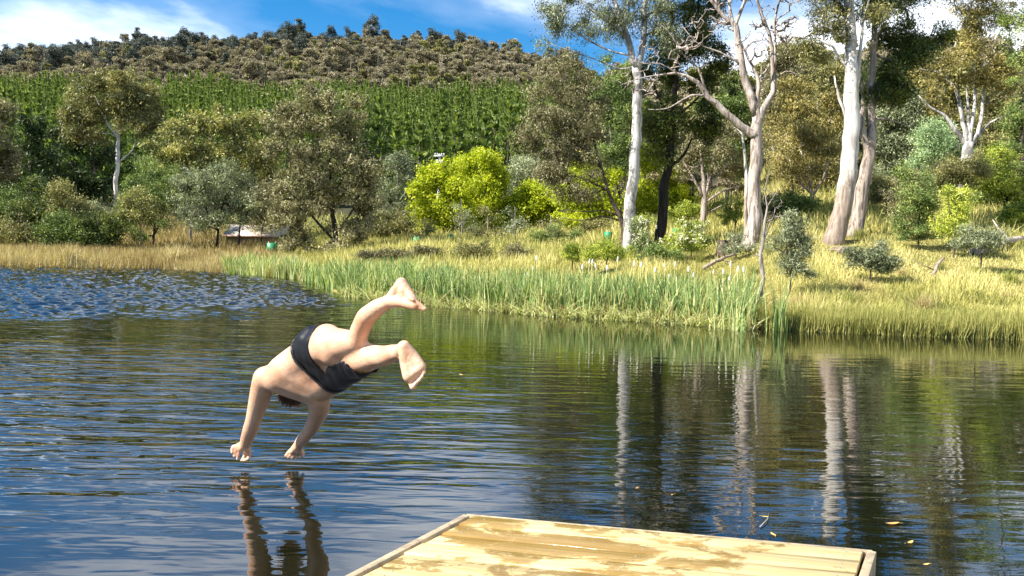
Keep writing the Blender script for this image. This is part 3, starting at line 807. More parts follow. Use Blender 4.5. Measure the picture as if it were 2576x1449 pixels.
make_tree('wattle_tree', 'big brown-green wattle with dark spreading limbs in front of the pines', 'tree', 40,
  [[(848, 645, 20), (846, 600, 17), (838, 540, 13), (834, 480, 10), (830, 400, 6), (826, 320, 3)],
   [(845, 610, 9), (800, 560, 8), (765, 520, 5), (735, 490, 3)], [(842, 590, 8), (880, 540, 6), (905, 490, 4), (920, 440, 2)],
   [(838, 540, 7), (800, 470, 5), (775, 400, 3)], [(836, 500, 6), (870, 430, 5), (890, 370, 2)]],
  [(790, 265, 70, 45), (850, 280, 55, 50), (740, 300, 50, 50), (880, 340, 60, 60), (745, 360, 65, 60), (900, 400, 55, 60), (720, 430, 55, 60), (800, 420, 80, 70), (700, 520, 45, 55), (770, 530, 75, 60), (800, 500, 60, 50), (870, 520, 80, 60), (930, 500, 45, 60), (730, 590, 45, 40), (820, 610, 70, 30), (910, 590, 60, 40)],
  B_DARK, L_BROWN, nc=520, nl=70, ln=.19, wd=.085, cr=.5, seed=40, tint=(.48, .2, .15), hollow=.4)
make_tree('wattle_tree', 'grey-green tree right of the big brown wattle under the pines', 'tree', 58,
  [[(1000, 600, 8), (1000, 500, 7), (1003, 420, 3)]], [(1000, 415, 45, 38), (970, 470, 50, 50), (1035, 460, 45, 50), (1000, 530, 60, 45)], B_BROWN, L_GREY, nc=180, nl=60, ln=.25, wd=.1, cr=.6, seed=41, tint=(.32, .16, .14))
make_tree('wattle_tree', 'brownish bushy tree at the foot of the yellow trees', 'tree', 46,
  [[(980, 640, 6), (985, 590, 5), (990, 550, 3)]], [(985, 560, 50, 35), (950, 590, 40, 35), (1020, 590, 40, 35)], B_BROWN, L_OLIVE, nc=120, nl=60, ln=.2, wd=.08, cr=.5, seed=42, tint=(.35, .16, .14))
# spring-yellow trees
for i, (vx, d, bl, lab) in enumerate([
   (1120, 50, [(1115, 440, 48, 42), (1085, 480, 45, 50), (1140, 500, 55, 55), (1095, 550, 60, 45), (1070, 440, 20, 20), (1150, 560, 50, 40)], 'bright yellow-green spring tree below the power pole'),
   (1215, 53, [(1215, 425, 42, 38), (1185, 450, 42, 45), (1245, 455, 32, 42), (1205, 500, 55, 50), (1215, 550, 60, 45)], 'bright yellow-green round tree, tallest of its kind'),
   (1345, 54, [(1345, 500, 50, 38), (1375, 535, 45, 38), (1305, 530, 45, 40)], 'low yellow-green tree in front of the silvery wattle'),
   (1480, 48, [(1490, 460, 70, 50), (1450, 515, 60, 50), (1525, 525, 60, 50), (1470, 555, 65, 35)], 'yellow-green tree seen left of the mottled gum trunk'),
   (1655, 50, [(1640, 440, 55, 55), (1700, 470, 60, 55), (1640, 515, 55, 50), (1730, 530, 55, 45), (1600, 520, 45, 55)], 'yellow-green tree glowing between the mottled and dark trunks')]):
    make_tree('spring_tree', lab, 'tree', d, [[(vx, 600, 8), (vx + 2, 540, 7), (vx, 460, 3)]], bl, B_GREYB, L_YELLOW, nc=260, nl=60, ln=.22, wd=.15, cr=.55, seed=50 + i, droop=0, group='spring-yellow trees', tint=(.5, .16, .16))
make_tree('wattle_tree', 'silvery grey wattle right of the yellow trees', 'tree', 62, [[(1320, 590, 7), (1322, 500, 6), (1322, 440, 3)]], [(1320, 430, 50, 30), (1300, 470, 45, 40), (1350, 465, 50, 40)], B_BROWN, L_GREY, nc=170, nl=60, ln=.24, wd=.09, cr=.6, seed=56, tint=(.6, .14, .12))
for i, (vx, d, ty, lf, lab) in enumerate([
   (1160, 44, 500, L_GREY, 'slender grey sapling in front of the yellow trees'),
   (1225, 42, 520, L_OLIVE, 'slender olive sapling right of the yellow trees'),
   (1295, 40, 520, L_GREY, 'thin grey sapling standing on the grass rise'),
   (1385, 41, 540, L_BROWN, 'small brown sapling left of the mottled gum'),
   (1075, 43, 560, L_OLIVE, 'bushy olive sapling below the yellow-green tree')]):
    h = 625 - ty
    make_tree('sapling', lab, 'sapling', d, [[(vx, 625, 3.5), (vx + 2, 625 - h * .5, 3), (vx, ty, 1.5)]], [(vx, ty + h * .25, 26, h * .25), (vx, ty + h * .55, 34, h * .25)], B_GREYB, lf, nc=34, nl=26, ln=.15, wd=.05, cr=.4, seed=60 + i, tint=(.5, .16, .14), group='saplings on the middle bank')

# --- right bank
make_tree('gum_tree', 'dark brown-leaved gum leaning left from beside the mottled trunk', 'tree', 30.5,
  [[(1572, 612, 18), (1566, 560, 17), (1548, 520, 14), (1528, 478, 11), (1512, 420, 9), (1495, 360, 7), (1480, 280, 5), (1470, 210, 2.5)],
   [(1560, 545, 7), (1520, 530, 5), (1475, 533, 4), (1420, 528, 2)], [(1562, 555, 6), (1510, 543, 5), (1470, 556, 4), (1415, 548, 2)],
   [(1528, 478, 7), (1480, 455, 5), (1430, 440, 4), (1370, 445, 2)], [(1512, 420, 6), (1460, 370, 5), (1400, 350, 3), (1350, 345, 2)], [(1495, 350, 5), (1440, 290, 4), (1400, 240, 2)]],
  [(1430, 190, 60, 60), (1390, 260, 60, 65), (1470, 260, 60, 80), (1350, 330, 55, 55), (1430, 340, 80, 60), (1500, 350, 45, 70), (1370, 410, 65, 40), (1450, 420, 70, 40), (1400, 470, 60, 30), (1480, 480, 40, 30)],
  B_BROWN, L_BROWN, nc=430, nl=75, ln=.13, wd=.045, cr=.42, seed=70, droop=.9, tint=(.42, .2, .16))
make_tree('gum_tree', 'tall mottled white gum with forked top beside the reeds', 'tree', 30,
  [[(1580, 625, 38), (1583, 560, 37), (1588, 480, 36), (1596, 400, 34), (1601, 300, 32), (1605, 200, 28), (1600, 165, 26)],
   [(1600, 170, 22), (1585, 120, 20), (1565, 60, 16), (1545, 0, 13), (1520, -90, 9), (1500, -180, 5)],
   [(1605, 175, 20), (1618, 100, 18), (1622, 20, 16), (1640, -80, 12), (1650, -200, 7), (1655, -290, 3)],
   [(1590, 140, 7), (1540, 130, 6), (1480, 100, 5), (1420, 60, 3)], [(1575, 90, 8), (1520, 50, 6), (1470, 10, 5), (1420, -30, 3)],
   [(1598, 165, 6), (1560, 175, 5), (1500, 150, 4), (1440, 130, 3), (1385, 110, 1.5)]],
  [(1430, 30, 55, 50), (1480, 70, 60, 45), (1405, 85, 35, 30), (1375, 110, 25, 20), (1540, 20, 70, 60), (1620, 30, 70, 70), (1660, 100, 50, 45), (1480, -60, 90, 70), (1580, -100, 120, 90), (1520, -210, 130, 90), (1650, -230, 110, 90), (1560, -310, 90, 50), (1440, -140, 80, 60), (1690, -80, 70, 80)],
  B_MOTTLE, L_GREY, nc=620, nl=60, ln=.15, wd=.05, cr=.45, seed=71, droop=1.0, tint=(.38, .2, .16), split=True, hollow=.6)
make_tree('stringybark_tree', 'dark-trunked tree with a dense dark green crown between the gums', 'tree', 32,
  [[(1662, 605, 36), (1664, 560, 32), (1672, 480, 29), (1682, 400, 26), (1690, 300, 20), (1700, 200, 14), (1705, 90, 6)],
   [(1680, 415, 12), (1650, 380, 9), (1630, 340, 6), (1620, 300, 3)], [(1682, 420, 12), (1720, 390, 9), (1740, 350, 5)], [(1690, 310, 9), (1740, 260, 7), (1780, 220, 4)], [(1688, 300, 8), (1650, 230, 6), (1640, 180, 3)]],
  [(1700, 80, 70, 60), (1760, 90, 60, 60), (1720, -20, 70, 70), (1660, 160, 50, 60), (1740, 180, 80, 70), (1800, 190, 40, 60), (1650, 260, 55, 60), (1720, 290, 80, 60), (1640, 350, 45, 60), (1690, 370, 60, 50), (1790, 290, 40, 50), (1620, 210, 30, 40), (1780, 20, 45, 50), (1700, -110, 60, 60)],
  B_DARK, L_DARK, nc=420, nl=85, ln=.14, wd=.07, cr=.45, seed=72, tint=(.5, .22, .16), droop=.5)
make_tree('dead_tree', 'bare pinkish dead gum with long crooked limbs reaching left', 'tree', 28.5,
  [[(1888, 625, 56), (1892, 590, 46), (1898, 540, 40), (1900, 450, 37), (1903, 360, 34), (1904, 320, 32), (1902, 285, 27), (1893, 255, 22), (1886, 232, 18)],
   [(1902, 345, 28), (1885, 328, 27), (1866, 318, 25), (1830, 290, 22), (1800, 262, 19), (1770, 225, 16), (1745, 200, 13), (1700, 185, 8), (1650, 190, 5), (1600, 200, 3), (1560, 215, 1.5)],
   [(1902, 290, 25), (1886, 235, 24), (1868, 170, 22), (1858, 110, 19), (1850, 70, 18), (1820, 40, 12), (1790, 0, 9), (1760, -60, 5), (1740, -120, 2)],
   [(1850, 75, 12), (1862, 30, 11), (1880, -20, 9), (1885, -90, 6), (1880, -170, 2)],
   [(1852, 80, 9), (1835, 20, 8), (1838, -50, 5), (1850, -120, 2)],
   [(1905, 312, 26), (1916, 282, 24), (1932, 258, 21), (1945, 230, 18), (1948, 170, 15), (1940, 110, 12), (1925, 60, 10), (1905, 0, 8), (1900, -80, 5), (1890, -150, 2)],
   [(1946, 190, 10), (1950, 120, 9), (1948, 60, 7), (1960, 0, 6), (1965, -80, 3)],
   [(1904, 300, 16), (1908, 220, 13), (1905, 190, 10), (1885, 150, 8), (1865, 110, 6)],
   [(1906, 200, 7), (1925, 180, 6), (1935, 160, 4)],
   [(1800, 262, 12), (1770, 242, 9), (1740, 240, 7), (1700, 262, 5), (1670, 275, 4), (1630, 275, 2)],
   [(1775, 228, 8), (1755, 170, 6), (1720, 140, 5), (1690, 90, 3), (1660, 60, 1.5)],
   [(1865, 165, 9), (1830, 140, 7), (1790, 125, 5), (1750, 105, 3), (1720, 70, 2)],
   [(1948, 200, 5), (1975, 180, 4), (2000, 185, 3), (2020, 200, 1.5)],
   [(1705, 186, 5), (1660, 160, 4), (1620, 160, 3), (1580, 150, 1.5)]],
  [], B_DEAD, None, split=True, seed=73, tip=.0115,
  bare=([(1640, 150, 70, 60), (1620, 220, 60, 50), (1720, 120, 70, 60), (1840, 0, 90, 80), (1940, 30, 60, 90), (1900, 120, 60, 50), (2000, 60, 50, 60), (1860, -110, 90, 70), (1960, -90, 60, 60), (1780, 40, 60, 60), (2010, 20, 50, 70)], 620))
make_tree('gum_sapling', 'thin straight white stem standing against the bare dead gum', 'tree', 29.5,
  [[(1879, 600, 12), (1876, 520, 11), (1878, 450, 10), (1872, 380, 8), (1868, 340, 6), (1855, 325, 3)]], [], B_WHITE, None, seed=74, bare=([(1850, 330, 20, 25)], 12), tip=.006)
make_tree('gum_tree', 'thick smooth white gum, brightest trunk on the right bank', 'tree', 27,
  [[(2098, 606, 72), (2106, 575, 60), (2118, 530, 56), (2130, 470, 52), (2138, 400, 48), (2142, 320, 47), (2143, 250, 46), (2140, 180, 40), (2141, 100, 32), (2139, 30, 29), (2140, -60, 26), (2130, -160, 18), (2135, -260, 9), (2140, -330, 4)],
   [(2143, 260, 16), (2155, 200, 14), (2162, 140, 11), (2170, 60, 8), (2190, -20, 4)],
   [(2138, 180, 10), (2115, 150, 9), (2095, 120, 8), (2060, 100, 4)],
   [(2138, 330, 9), (2120, 270, 8), (2106, 230, 7), (2100, 190, 4)],
   [(2140, -80, 12), (2180, -140, 8), (2220, -200, 4)], [(2138, -60, 12), (2090, -130, 8), (2060, -190, 4)]],
  [(2060, 60, 60, 55), (2090, 120, 45, 30), (2040, 120, 45, 35), (2110, 10, 60, 40), (2060, -80, 100, 80), (2160, -130, 110, 90), (2230, -200, 90, 80), (2120, -260, 110, 80), (2060, -220, 80, 70), (2150, -340, 80, 50), (2180, 60, 40, 40)],
  B_WHITE, L_OLIVE, nc=480, nl=75, ln=.14, wd=.05, cr=.45, seed=75, droop=.9, split=True, tint=(.42, .2, .16))
make_tree('gum_tree', 'pinkish stringy-barked gum leaning right beside the bright white gum', 'tree', 28.5,
  [[(2152, 592, 56), (2158, 550, 45), (2170, 480, 41), (2180, 420, 39), (2188, 370, 36), (2192, 310, 28), (2192, 250, 26), (2193, 180, 20), (2198, 100, 18), (2205, 20, 16), (2215, -80, 12), (2220, -180, 6)],
   [(2183, 385, 22), (2172, 340, 20), (2170, 290, 16), (2172, 240, 10), (2165, 200, 5)],
   [(2192, 300, 10), (2230, 300, 7), (2262, 310, 4), (2290, 320, 2)],
   [(2200, 90, 9), (2250, 70, 7), (2300, 90, 5), (2340, 100, 3)], [(2196, 130, 8), (2230, 150, 7), (2290, 150, 5), (2330, 130, 3)]],
  [(2230, 60, 60, 55), (2280, 110, 65, 45), (2230, 160, 55, 50), (2330, 90, 45, 40), (2290, 165, 50, 40), (2210, 240, 45, 40), (2250, 220, 45, 35), (2250, -30, 80, 60), (2200, -120, 90, 80), (2290, -130, 80, 70), (2240, -220, 80, 60)],
  B_STRIPY, L_DARK, nc=460, nl=85, ln=.14, wd=.06, cr=.42, seed=76, tint=(.55, .22, .16))
make_tree('gum_tree', 'many-stemmed brown-leaved gum behind the bare dead gum', 'tree', 38,
  [[(1770, 560, 22), (1772, 520, 20), (1773, 470, 14), (1765, 400, 9), (1755, 340, 4)], [(1773, 500, 12), (1790, 430, 9), (1800, 370, 6), (1815, 310, 3)], [(1774, 510, 9), (1820, 480, 7), (1850, 470, 4)],
   [(1772, 500, 9), (1740, 440, 7), (1715, 400, 4)], [(1774, 490, 8), (1805, 440, 6), (1835, 400, 4), (1850, 360, 2)], [(1773, 540, 7), (1800, 525, 5), (1830, 510, 3)]],
  [(1770, 320, 55, 40), (1820, 330, 45, 40), (1740, 360, 45, 40), (1790, 380, 60, 45), (1840, 400, 35, 40), (1730, 420, 30, 40)], B_STRIPY, L_BROWN, nc=170, nl=60, ln=.16, wd=.06, cr=.45, seed=77, tint=(.5, .18, .15), droop=.8,
  bare=([(1790, 450, 70, 50), (1830, 480, 40, 30)], 60), tip=.009)
make_tree('gum_tree', 'gum with fan of pale upright limbs and orange-brown crown on the right', 'tree', 37,
  [[(2426, 480, 30), (2428, 440, 30), (2432, 390, 30), (2436, 360, 28)],
   [(2434, 370, 16), (2400, 320, 13), (2375, 290, 10), (2340, 270, 6), (2310, 240, 3)],
   [(2435, 370, 17), (2425, 310, 14), (2412, 250, 11), (2395, 210, 8), (2360, 180, 4)],
   [(2438, 370, 16), (2445, 310, 13), (2452, 240, 9), (2450, 170, 7), (2462, 100, 5), (2470, 0, 4.5), (2475, -120, 4), (2470, -240, 2)],
   [(2440, 372, 15), (2465, 320, 12), (2472, 260, 9), (2480, 200, 6), (2500, 140, 3)],
   [(2440, 370, 10), (2490, 310, 7), (2530, 290, 4)], [(2437, 350, 10), (2436, 280, 8), (2430, 220, 5)]],
  [(2430, 90, 70, 50), (2500, 60, 60, 45), (2380, 160, 65, 45), (2470, 150, 80, 45), (2340, 190, 45, 40), (2530, 140, 45, 50), (2420, 210, 60, 35), (2500, 220, 50, 40), (2460, 10, 90, 60), (2400, -40, 70, 50), (2530, 20, 50, 50), (2460, -110, 100, 70), (2530, -160, 90, 80), (2430, -220, 100, 70), (2500, -290, 90, 60)],
  B_MOTTLE, L_ORANGE, nc=480, nl=70, ln=.16, wd=.065, cr=.5, seed=78, tint=(.42, .2, .15), split=True)
make_tree('wattle_tree', 'blue-green silver wattle left of the fan-limbed gum', 'tree', 41, [[(2350, 500, 8), (2350, 420, 7), (2350, 340, 3)]], [(2350, 335, 45, 40), (2330, 390, 45, 45), (2385, 380, 40, 45), (2360, 440, 50, 40)], B_BROWN, L_SILVER, nc=200, nl=70, ln=.15, wd=.06, cr=.45, seed=79, tint=(.5, .2, .14))
make_tree('wattle_tree', 'tall green wattle cut off by the right edge of the picture', 'tree', 34, [[(2575, 530, 10), (2572, 400, 9), (2575, 250, 7), (2610, 60, 5), (2630, -150, 3)]], [(2560, 230, 45, 45), (2540, 300, 40, 50), (2620, 60, 80, 90), (2640, -80, 90, 90), (2620, -200, 80, 70), (2640, 180, 70, 80), (2590, 330, 60, 70), (2545, 390, 45, 50), (2590, 440, 60, 60)], B_BROWN, L_GREEN, nc=260, nl=70, ln=.15, wd=.06, cr=.45, seed=80, tint=(.5, .2, .14))
make_tree('wattle_tree', 'dark-stemmed bushy wattle below the right-edge wattle', 'tree', 33, [[(2525, 545, 10), (2527, 500, 8), (2515, 440, 4)], [(2527, 510, 6), (2550, 470, 4)]], [(2500, 470, 45, 35), (2540, 460, 45, 35), (2510, 420, 50, 40), (2560, 500, 35, 30)], B_DARK, L_LIME, nc=170, nl=70, ln=.13, wd=.055, cr=.4, seed=81, tint=(.45, .2, .14))
make_tree('burnt_tree', 'low bushy tree on a short black trunk below the fan-limbed gum', 'tree', 32, [[(2425, 530, 20), (2426, 490, 17), (2430, 450, 12), (2425, 410, 5)]], [(2405, 420, 45, 35), (2440, 440, 40, 35), (2390, 450, 35, 30)], B_DARK, L_OLIVE, nc=120, nl=70, ln=.13, wd=.05, cr=.4, seed=82, tint=(.55, .2, .14))
for i, (vx, d, foot, bl, lf, bk, lab) in enumerate([
   (2020, 42, 500, [(2010, 250, 60, 50), (2060, 290, 50, 55), (1980, 320, 50, 60), (2030, 370, 70, 60), (1990, 430, 55, 45), (2070, 420, 45, 55)], L_ORANGE, B_GREYB, 'rusty olive gum behind and between the dead gum and white gum'),
   (2085, 46, 490, [(2085, 220, 50, 45), (2060, 180, 45, 35), (2100, 300, 50, 60), (2080, 390, 45, 60)], L_OLIVE, B_WHITE, 'pale-stemmed olive gum behind the bright white gum'),
   (1960, 48, 490, [(1965, 160, 45, 45), (1990, 200, 50, 50), (1950, 240, 45, 50), (1960, 330, 45, 60)], L_BROWN, B_GREYB, 'brown gum directly behind the dead gum limbs'),
   (2250, 44, 470, [(2255, 280, 50, 45), (2230, 330, 40, 50), (2280, 340, 40, 50), (2260, 410, 50, 50)], L_GREY, B_GREYB, 'grey-leaved gum right of the stringy-barked gum'),
   (2310, 47, 470, [(2310, 250, 50, 40), (2290, 290, 45, 40), (2340, 300, 40, 40), (2310, 350, 50, 45)], L_ORANGE, B_GREYB, 'yellowish gum between the stringy gum and fan-limbed gum'),
   (2520, 46, 460, [(2540, 220, 60, 60), (2510, 300, 55, 60), (2560, 320, 50, 60), (2500, 370, 50, 50)], L_OLIVE, B_GREYB, 'olive gum behind the fan-limbed gum at right'),
   (1830, 50, 500, [(1840, 250, 50, 50), (1800, 290, 45, 50), (1870, 320, 45, 60), (1830, 390, 60, 60)], L_GREEN, B_GREYB, 'green leafy gum between the dark tree and dead gum'),
   (1560, 48, 520, [(1560, 190, 45, 45), (1530, 260, 50, 60), (1580, 300, 45, 60), (1550, 380, 50, 60)], L_GREEN, B_GREYB, 'green gum behind the mottled trunk'),
   (2170, 52, 470, [(2170, 200, 45, 50), (2150, 280, 45, 60), (2190, 330, 45, 60), (2170, 420, 50, 50)], L_DARK, B_GREYB, 'dark gum seen between the white and stringy trunks')]):
    top = min(b[1] for b in bl)
    make_tree('gum_tree', lab, 'tree', d, [[(vx, foot, 12), (vx + 4, foot - (foot - top) * .4, 10), (vx - 3, top + 20, 4)], [(vx + 4, foot - 30, 8), (vx + 25, foot - (foot - top) * .5, 6), (vx + 35, top + 60, 3)], [(vx - 2, foot - 30, 7), (vx - 22, foot - (foot - top) * .5, 5), (vx - 30, top + 80, 3)]],
              bl, bk, lf, nc=300, nl=65, ln=.2, wd=.08, cr=.5, seed=90 + i, tint=(.45, .2, .15), droop=.7, group='gums behind the front trunks')
make_tree('gum_tree', 'bushy low gum with crooked white stems between dead gum and white gum', 'tree', 36,
  [[(2048, 505, 14), (2040, 470, 11), (2030, 420, 7), (2010, 370, 3)], [(2046, 490, 9), (2070, 450, 7), (2085, 400, 3)], [(2044, 490, 8), (2005, 450, 6), (1985, 400, 3)], [(1993, 500, 6, .5), (1992, 440, 5, .5), (1990, 370, 3, .5)]],
  [(2010, 350, 55, 40), (2060, 370, 50, 45), (1980, 400, 40, 45), (2030, 420, 60, 40)], B_WHITE, L_ORANGE, nc=170, nl=65, ln=.15, wd=.055, cr=.42, seed=110, tint=(.4, .2, .15), bare=([(2030, 450, 60, 35)], 40), tip=.009)

# --- shrubs and small plants on the right bank
def shrub(name, label, d, vx, foot, bl, leaf, seed, nc=70, nl=60, ln=.11, wd=.04, cr=.3, group=None, bark=None, cat='shrub', extra=None, tint=(.5, .2, .15), droop=.0):
    top = min(b[1] - b[3] * .5 for b in bl); wx_ = max(b[0] + b[2] for b in bl) - min(b[0] - b[2] for b in bl); xm = sum(b[0] for b in bl) / len(bl)
    bl = bl + [(xm - wx_ * .22, foot - 9, wx_ * .24, 12), (xm + wx_ * .22, foot - 9, wx_ * .24, 12), (xm, foot - 18, wx_ * .3, 16)]; nc = int(nc * 1.25)
    return make_tree(name, label, cat, d, [[(vx, foot, 5), (vx + 2, (foot + top) / 2, 4), (vx - 2, top, 2)], [(vx + 2, foot, 3.5, .1), (vx + 12, (foot + top) / 2, 3, .1), (vx + 18, top + 10, 1.5, .1)], [(vx - 2, foot, 3.5, -.1), (vx - 12, (foot + top) / 2, 3, -.1), (vx - 18, top + 10, 1.5, -.1)]],
                     bl, bark or B_BROWN, leaf, nc=int(nc * 1.2), nl=int(nl * .5), ln=ln * 1.15, wd=wd * .9, cr=cr * .8, hollow=.9, seed=seed, group=group, extra=extra, tint=tint, droop=droop, tip=.006)
shrub('shrub', 'large dense green bush right of the leaning stringy gum', 26, 2312, 600, [(2305, 470, 35, 45), (2285, 520, 40, 45), (2335, 520, 38, 50), (2310, 565, 50, 35), (2265, 445, 18, 40)], L_GREEN, 120, nc=170, nl=70, tint=(.6, .2, .15))
shrub('shrub', 'yellow-green upright bush on the right-hand slope', 25, 2402, 590, [(2400, 500, 28, 35), (2395, 550, 35, 35), (2415, 530, 25, 40)], L_LIME, 121, nc=110, nl=70, tint=(.65, .2, .15))
shrub('shrub', 'grey-green wattle sapling beside the thin dead sapling', 20.5, 1990, 690, [(1985, 560, 45, 35), (1970, 600, 45, 40), (2015, 610, 40, 40), (1990, 650, 45, 35)], L_GREY, 122, nc=170, nl=60, ln=.09, wd=.03, cr=.25, tint=(.4, .2, .15))
shrub('shrub', 'low grey-green bush in the grass below the white gum', 22, 2190, 680, [(2150, 640, 30, 25), (2190, 645, 40, 25), (2230, 640, 28, 28), (2210, 665, 40, 15)], L_GREY, 123, nc=110, tint=(.35, .2, .15))
shrub('shrub', 'tall flowering shrub with cream blossoms beside the mottled gum', 29, 1612, 640, [(1612, 560, 24, 25), (1608, 595, 28, 25), (1620, 625, 30, 20)], L_GREEN, 124, nc=80, tint=(.5, .2, .15),
      extra=None)
shrub('shrub', 'spreading flowering shrub with cream blossoms right of the dark trunk', 28.5, 1740, 630, [(1740, 565, 40, 18), (1720, 595, 50, 28), (1765, 600, 35, 25), (1700, 620, 45, 20)], L_LIME, 125, nc=130, tint=(.4, .2, .15))
shrub('shrub', 'bright green mounded bush left of the mottled gum foot', 26, 1525, 655, [(1515, 625, 40, 22), (1545, 635, 35, 20), (1490, 640, 25, 15)], L_LIME, 126, nc=90, ln=.16, wd=.03, tint=(.5, .2, .15))
shrub('shrub', 'small spiky green bush at the left of the grassy rise', 27, 1440, 650, [(1440, 628, 22, 22), (1432, 640, 25, 15)], L_LIME, 127, nc=40, ln=.2, wd=.03, tint=(.4, .2, .15))
shrub('shrub', 'green bush on the grass behind the reed tops', 27, 1660, 655, [(1655, 630, 25, 18), (1625, 640, 30, 16), (1690, 645, 25, 15)], L_GREEN, 128, nc=60, tint=(.5, .2, .15))
shrub('shrub', 'grey twiggy shrub at the foot of the dead gum', 27, 1850, 640, [(1850, 600, 30, 20), (1830, 625, 35, 15), (1880, 630, 30, 15)], L_GREY, 129, nc=60, nl=30)
shrub('shrub', 'grey-green shrub beside the fallen logs at right', 23, 2470, 620, [(2470, 585, 35, 22), (2500, 600, 35, 20), (2440, 605, 30, 15)], L_GREY, 130, nc=80, tint=(.45, .2, .15))
shrub('shrub', 'green leafy bush left of the stump', 33, 1850, 560, [(1850, 520, 30, 25), (1830, 540, 30, 18)], L_LIME, 131, nc=60, tint=(.4, .2, .15))
shrub('shrub', 'dark bramble at the bank left of the reeds', 31, 960, 655, [(960, 640, 45, 18), (1000, 645, 40, 14), (920, 640, 40, 18)], L_BROWN, 132, nc=90, tint=(.25, .15, .15))
shrub('shrub', 'dark brown bramble below the yellow trees', 32, 1070, 650, [(1070, 635, 35, 20), (1100, 640, 30, 15), (1045, 640, 25, 18)], L_BROWN, 133, nc=70, tint=(.3, .18, .15))
shrub('shrub', 'olive bramble at the edge of the grassy rise', 31, 1190, 650, [(1190, 630, 40, 20), (1150, 640, 30, 15), (1230, 640, 30, 14)], L_OLIVE, 134, nc=80, tint=(.4, .2, .15))
shrub('shrub', 'brown bramble right of the olive bramble', 30.5, 1290, 650, [(1285, 632, 30, 16), (1315, 640, 28, 12)], L_BROWN, 135, nc=50, tint=(.4, .2, .15))
shrub('shrub', 'green bush behind the small bramble in the middle distance', 38, 1395, 610, [(1390, 580, 35, 22), (1350, 590, 35, 18), (1430, 590, 30, 18)], L_GREEN, 136, nc=80, tint=(.55, .2, .15))
shrub('shrub', 'dry twiggy shrub beneath the stringy gum', 30, 2255, 560, [(2250, 490, 35, 45), (2275, 530, 30, 30)], L_BROWN, 137, nc=70, nl=25, tint=(.5, .2, .15))
for i, (vx, d, ft, w, h, lf, lab) in enumerate([
   (1950, 34, 545, 45, 40, L_OLIVE, 'olive bush right behind the bare dead gum'), (2010, 33, 530, 40, 28, L_GREEN, 'green bush at the foot of the crooked white stems'),
   (2230, 35, 510, 45, 45, L_OLIVE, 'olive bush behind the leaning stringy gum'), (2200, 38, 500, 35, 50, L_GREY, 'grey bush seen just right of the stringy trunk'),
   (2290, 38, 500, 45, 50, L_BROWN, 'brown bush up the slope behind the dense green bush'), (2480, 36, 510, 45, 40, L_GREEN, 'green bush under the fan-limbed gum at right'),
   (2570, 30, 560, 40, 35, L_LIME, 'lime bush at the right edge beside the pale log'), (1720, 44, 555, 50, 30, L_LIME, 'lime bush between the dark trunk and many-stemmed gum'),
   (1600, 43, 575, 50, 25, L_LIME, 'lime bush behind the mottled gum foot'), (1500, 42, 590, 45, 25, L_OLIVE, 'olive bush left of the mottled gum in mid distance'),
   (740, 44, 628, 45, 30, L_OLIVE, 'olive bush right of the bright green tree guard')]):
    shrub('shrub', lab, d, vx, ft, [(vx, ft - h * 1.1, w * .7, h * .5), (vx - w * .6, ft - h * .6, w * .6, h * .5), (vx + w * .6, ft - h * .6, w * .6, h * .5)], lf, 160 + i, nc=80, nl=50, ln=.16, wd=.06, cr=.4, tint=(.45, .2, .15))
# cream flowers on the two flowering shrubs, as parts of them
for o in [x for x in COL.objects if x.name.startswith('shrub') and 'blossoms' in x.get('label', '')]:
    cw = [c for c in o.children if c.name.startswith('crown')][0]
    n = len(cw.data.vertices); co = np.zeros(n * 3, np.float32); cw.data.vertices.foreach_get('co', co); co = co.reshape(-1, 3)
    r2 = np.random.default_rng(5); z = co[:, 2]; top = co[(z > np.quantile(z, .35)) & (co[:, 1] < np.quantile(co[:, 1], .6))]
    pk = top[r2.integers(0, len(top), 170)]
    fb = MB()
    for _ in range(5):
        fb.leaves(pk + r2.normal(0, .03, pk.shape), .075, .06, 0, r2, r2.uniform(.3, 1, len(pk)))
    fb.build('blossom', M_FLOWER, o)

# thin dead sapling at the water's edge
make_tree('dead_sapling', 'thin crooked dead sapling at the right end of the reeds', 'tree', 19.2,
  [[(1918, 745, 16), (1916, 700, 14), (1917, 640, 13), (1922, 590, 12), (1925, 555, 9), (1930, 520, 6), (1925, 480, 4), (1935, 430, 2)],
   [(1922, 600, 6), (1932, 575, 5), (1945, 545, 4), (1950, 525, 2)], [(1925, 560, 5), (1960, 545, 3), (1985, 540, 1.5)], [(1930, 520, 4), (1950, 490, 3), (1970, 470, 1.5)], [(1918, 650, 4), (1905, 642, 3), (1893, 645, 1.5)]],
  [], B_GREYB, None, seed=140, bare=([(1940, 490, 45, 45), (1930, 560, 40, 30)], 60), tip=.004)
# stumps
def stump(label, d, vx, w, h, seed):
    rng = np.random.default_rng(seed); g = G(vx, d); r = w * d / F / 2; hh = h * d / F
    root = empty('tree_stump', g, label, 'stump')
    b = MB(); b.tube([(0, 0, -.2), (0, 0, .1), (.02, 0, hh * .6), (.03, 0, hh)], [r * 1.3, r * 1.1, r, r * .97], 14, cap=False, rough=.05, rng=rng)
    b.build('trunk', B_BROWN, root, smooth=True)
    c = MB(); a = np.arange(14) * 2 * math.pi / 14
    top = np.stack([np.cos(a) * r * .98 + .03, np.sin(a) * r * .98, hh + rng.uniform(-.03, .03, 14)], 1)
    c.add(np.vstack([top, [[.03, 0, hh - .02]]]), t=[(i, (i + 1) % 14, 14) for i in range(14)])
    c.build('cut_face', B_DEAD, root)
stump('grey cut stump standing left of the bare dead gum', 28.5, 1815, 28, 42, 1)
stump('low charred stump just right of the grey stump', 29.5, 1852, 34, 34, 2)
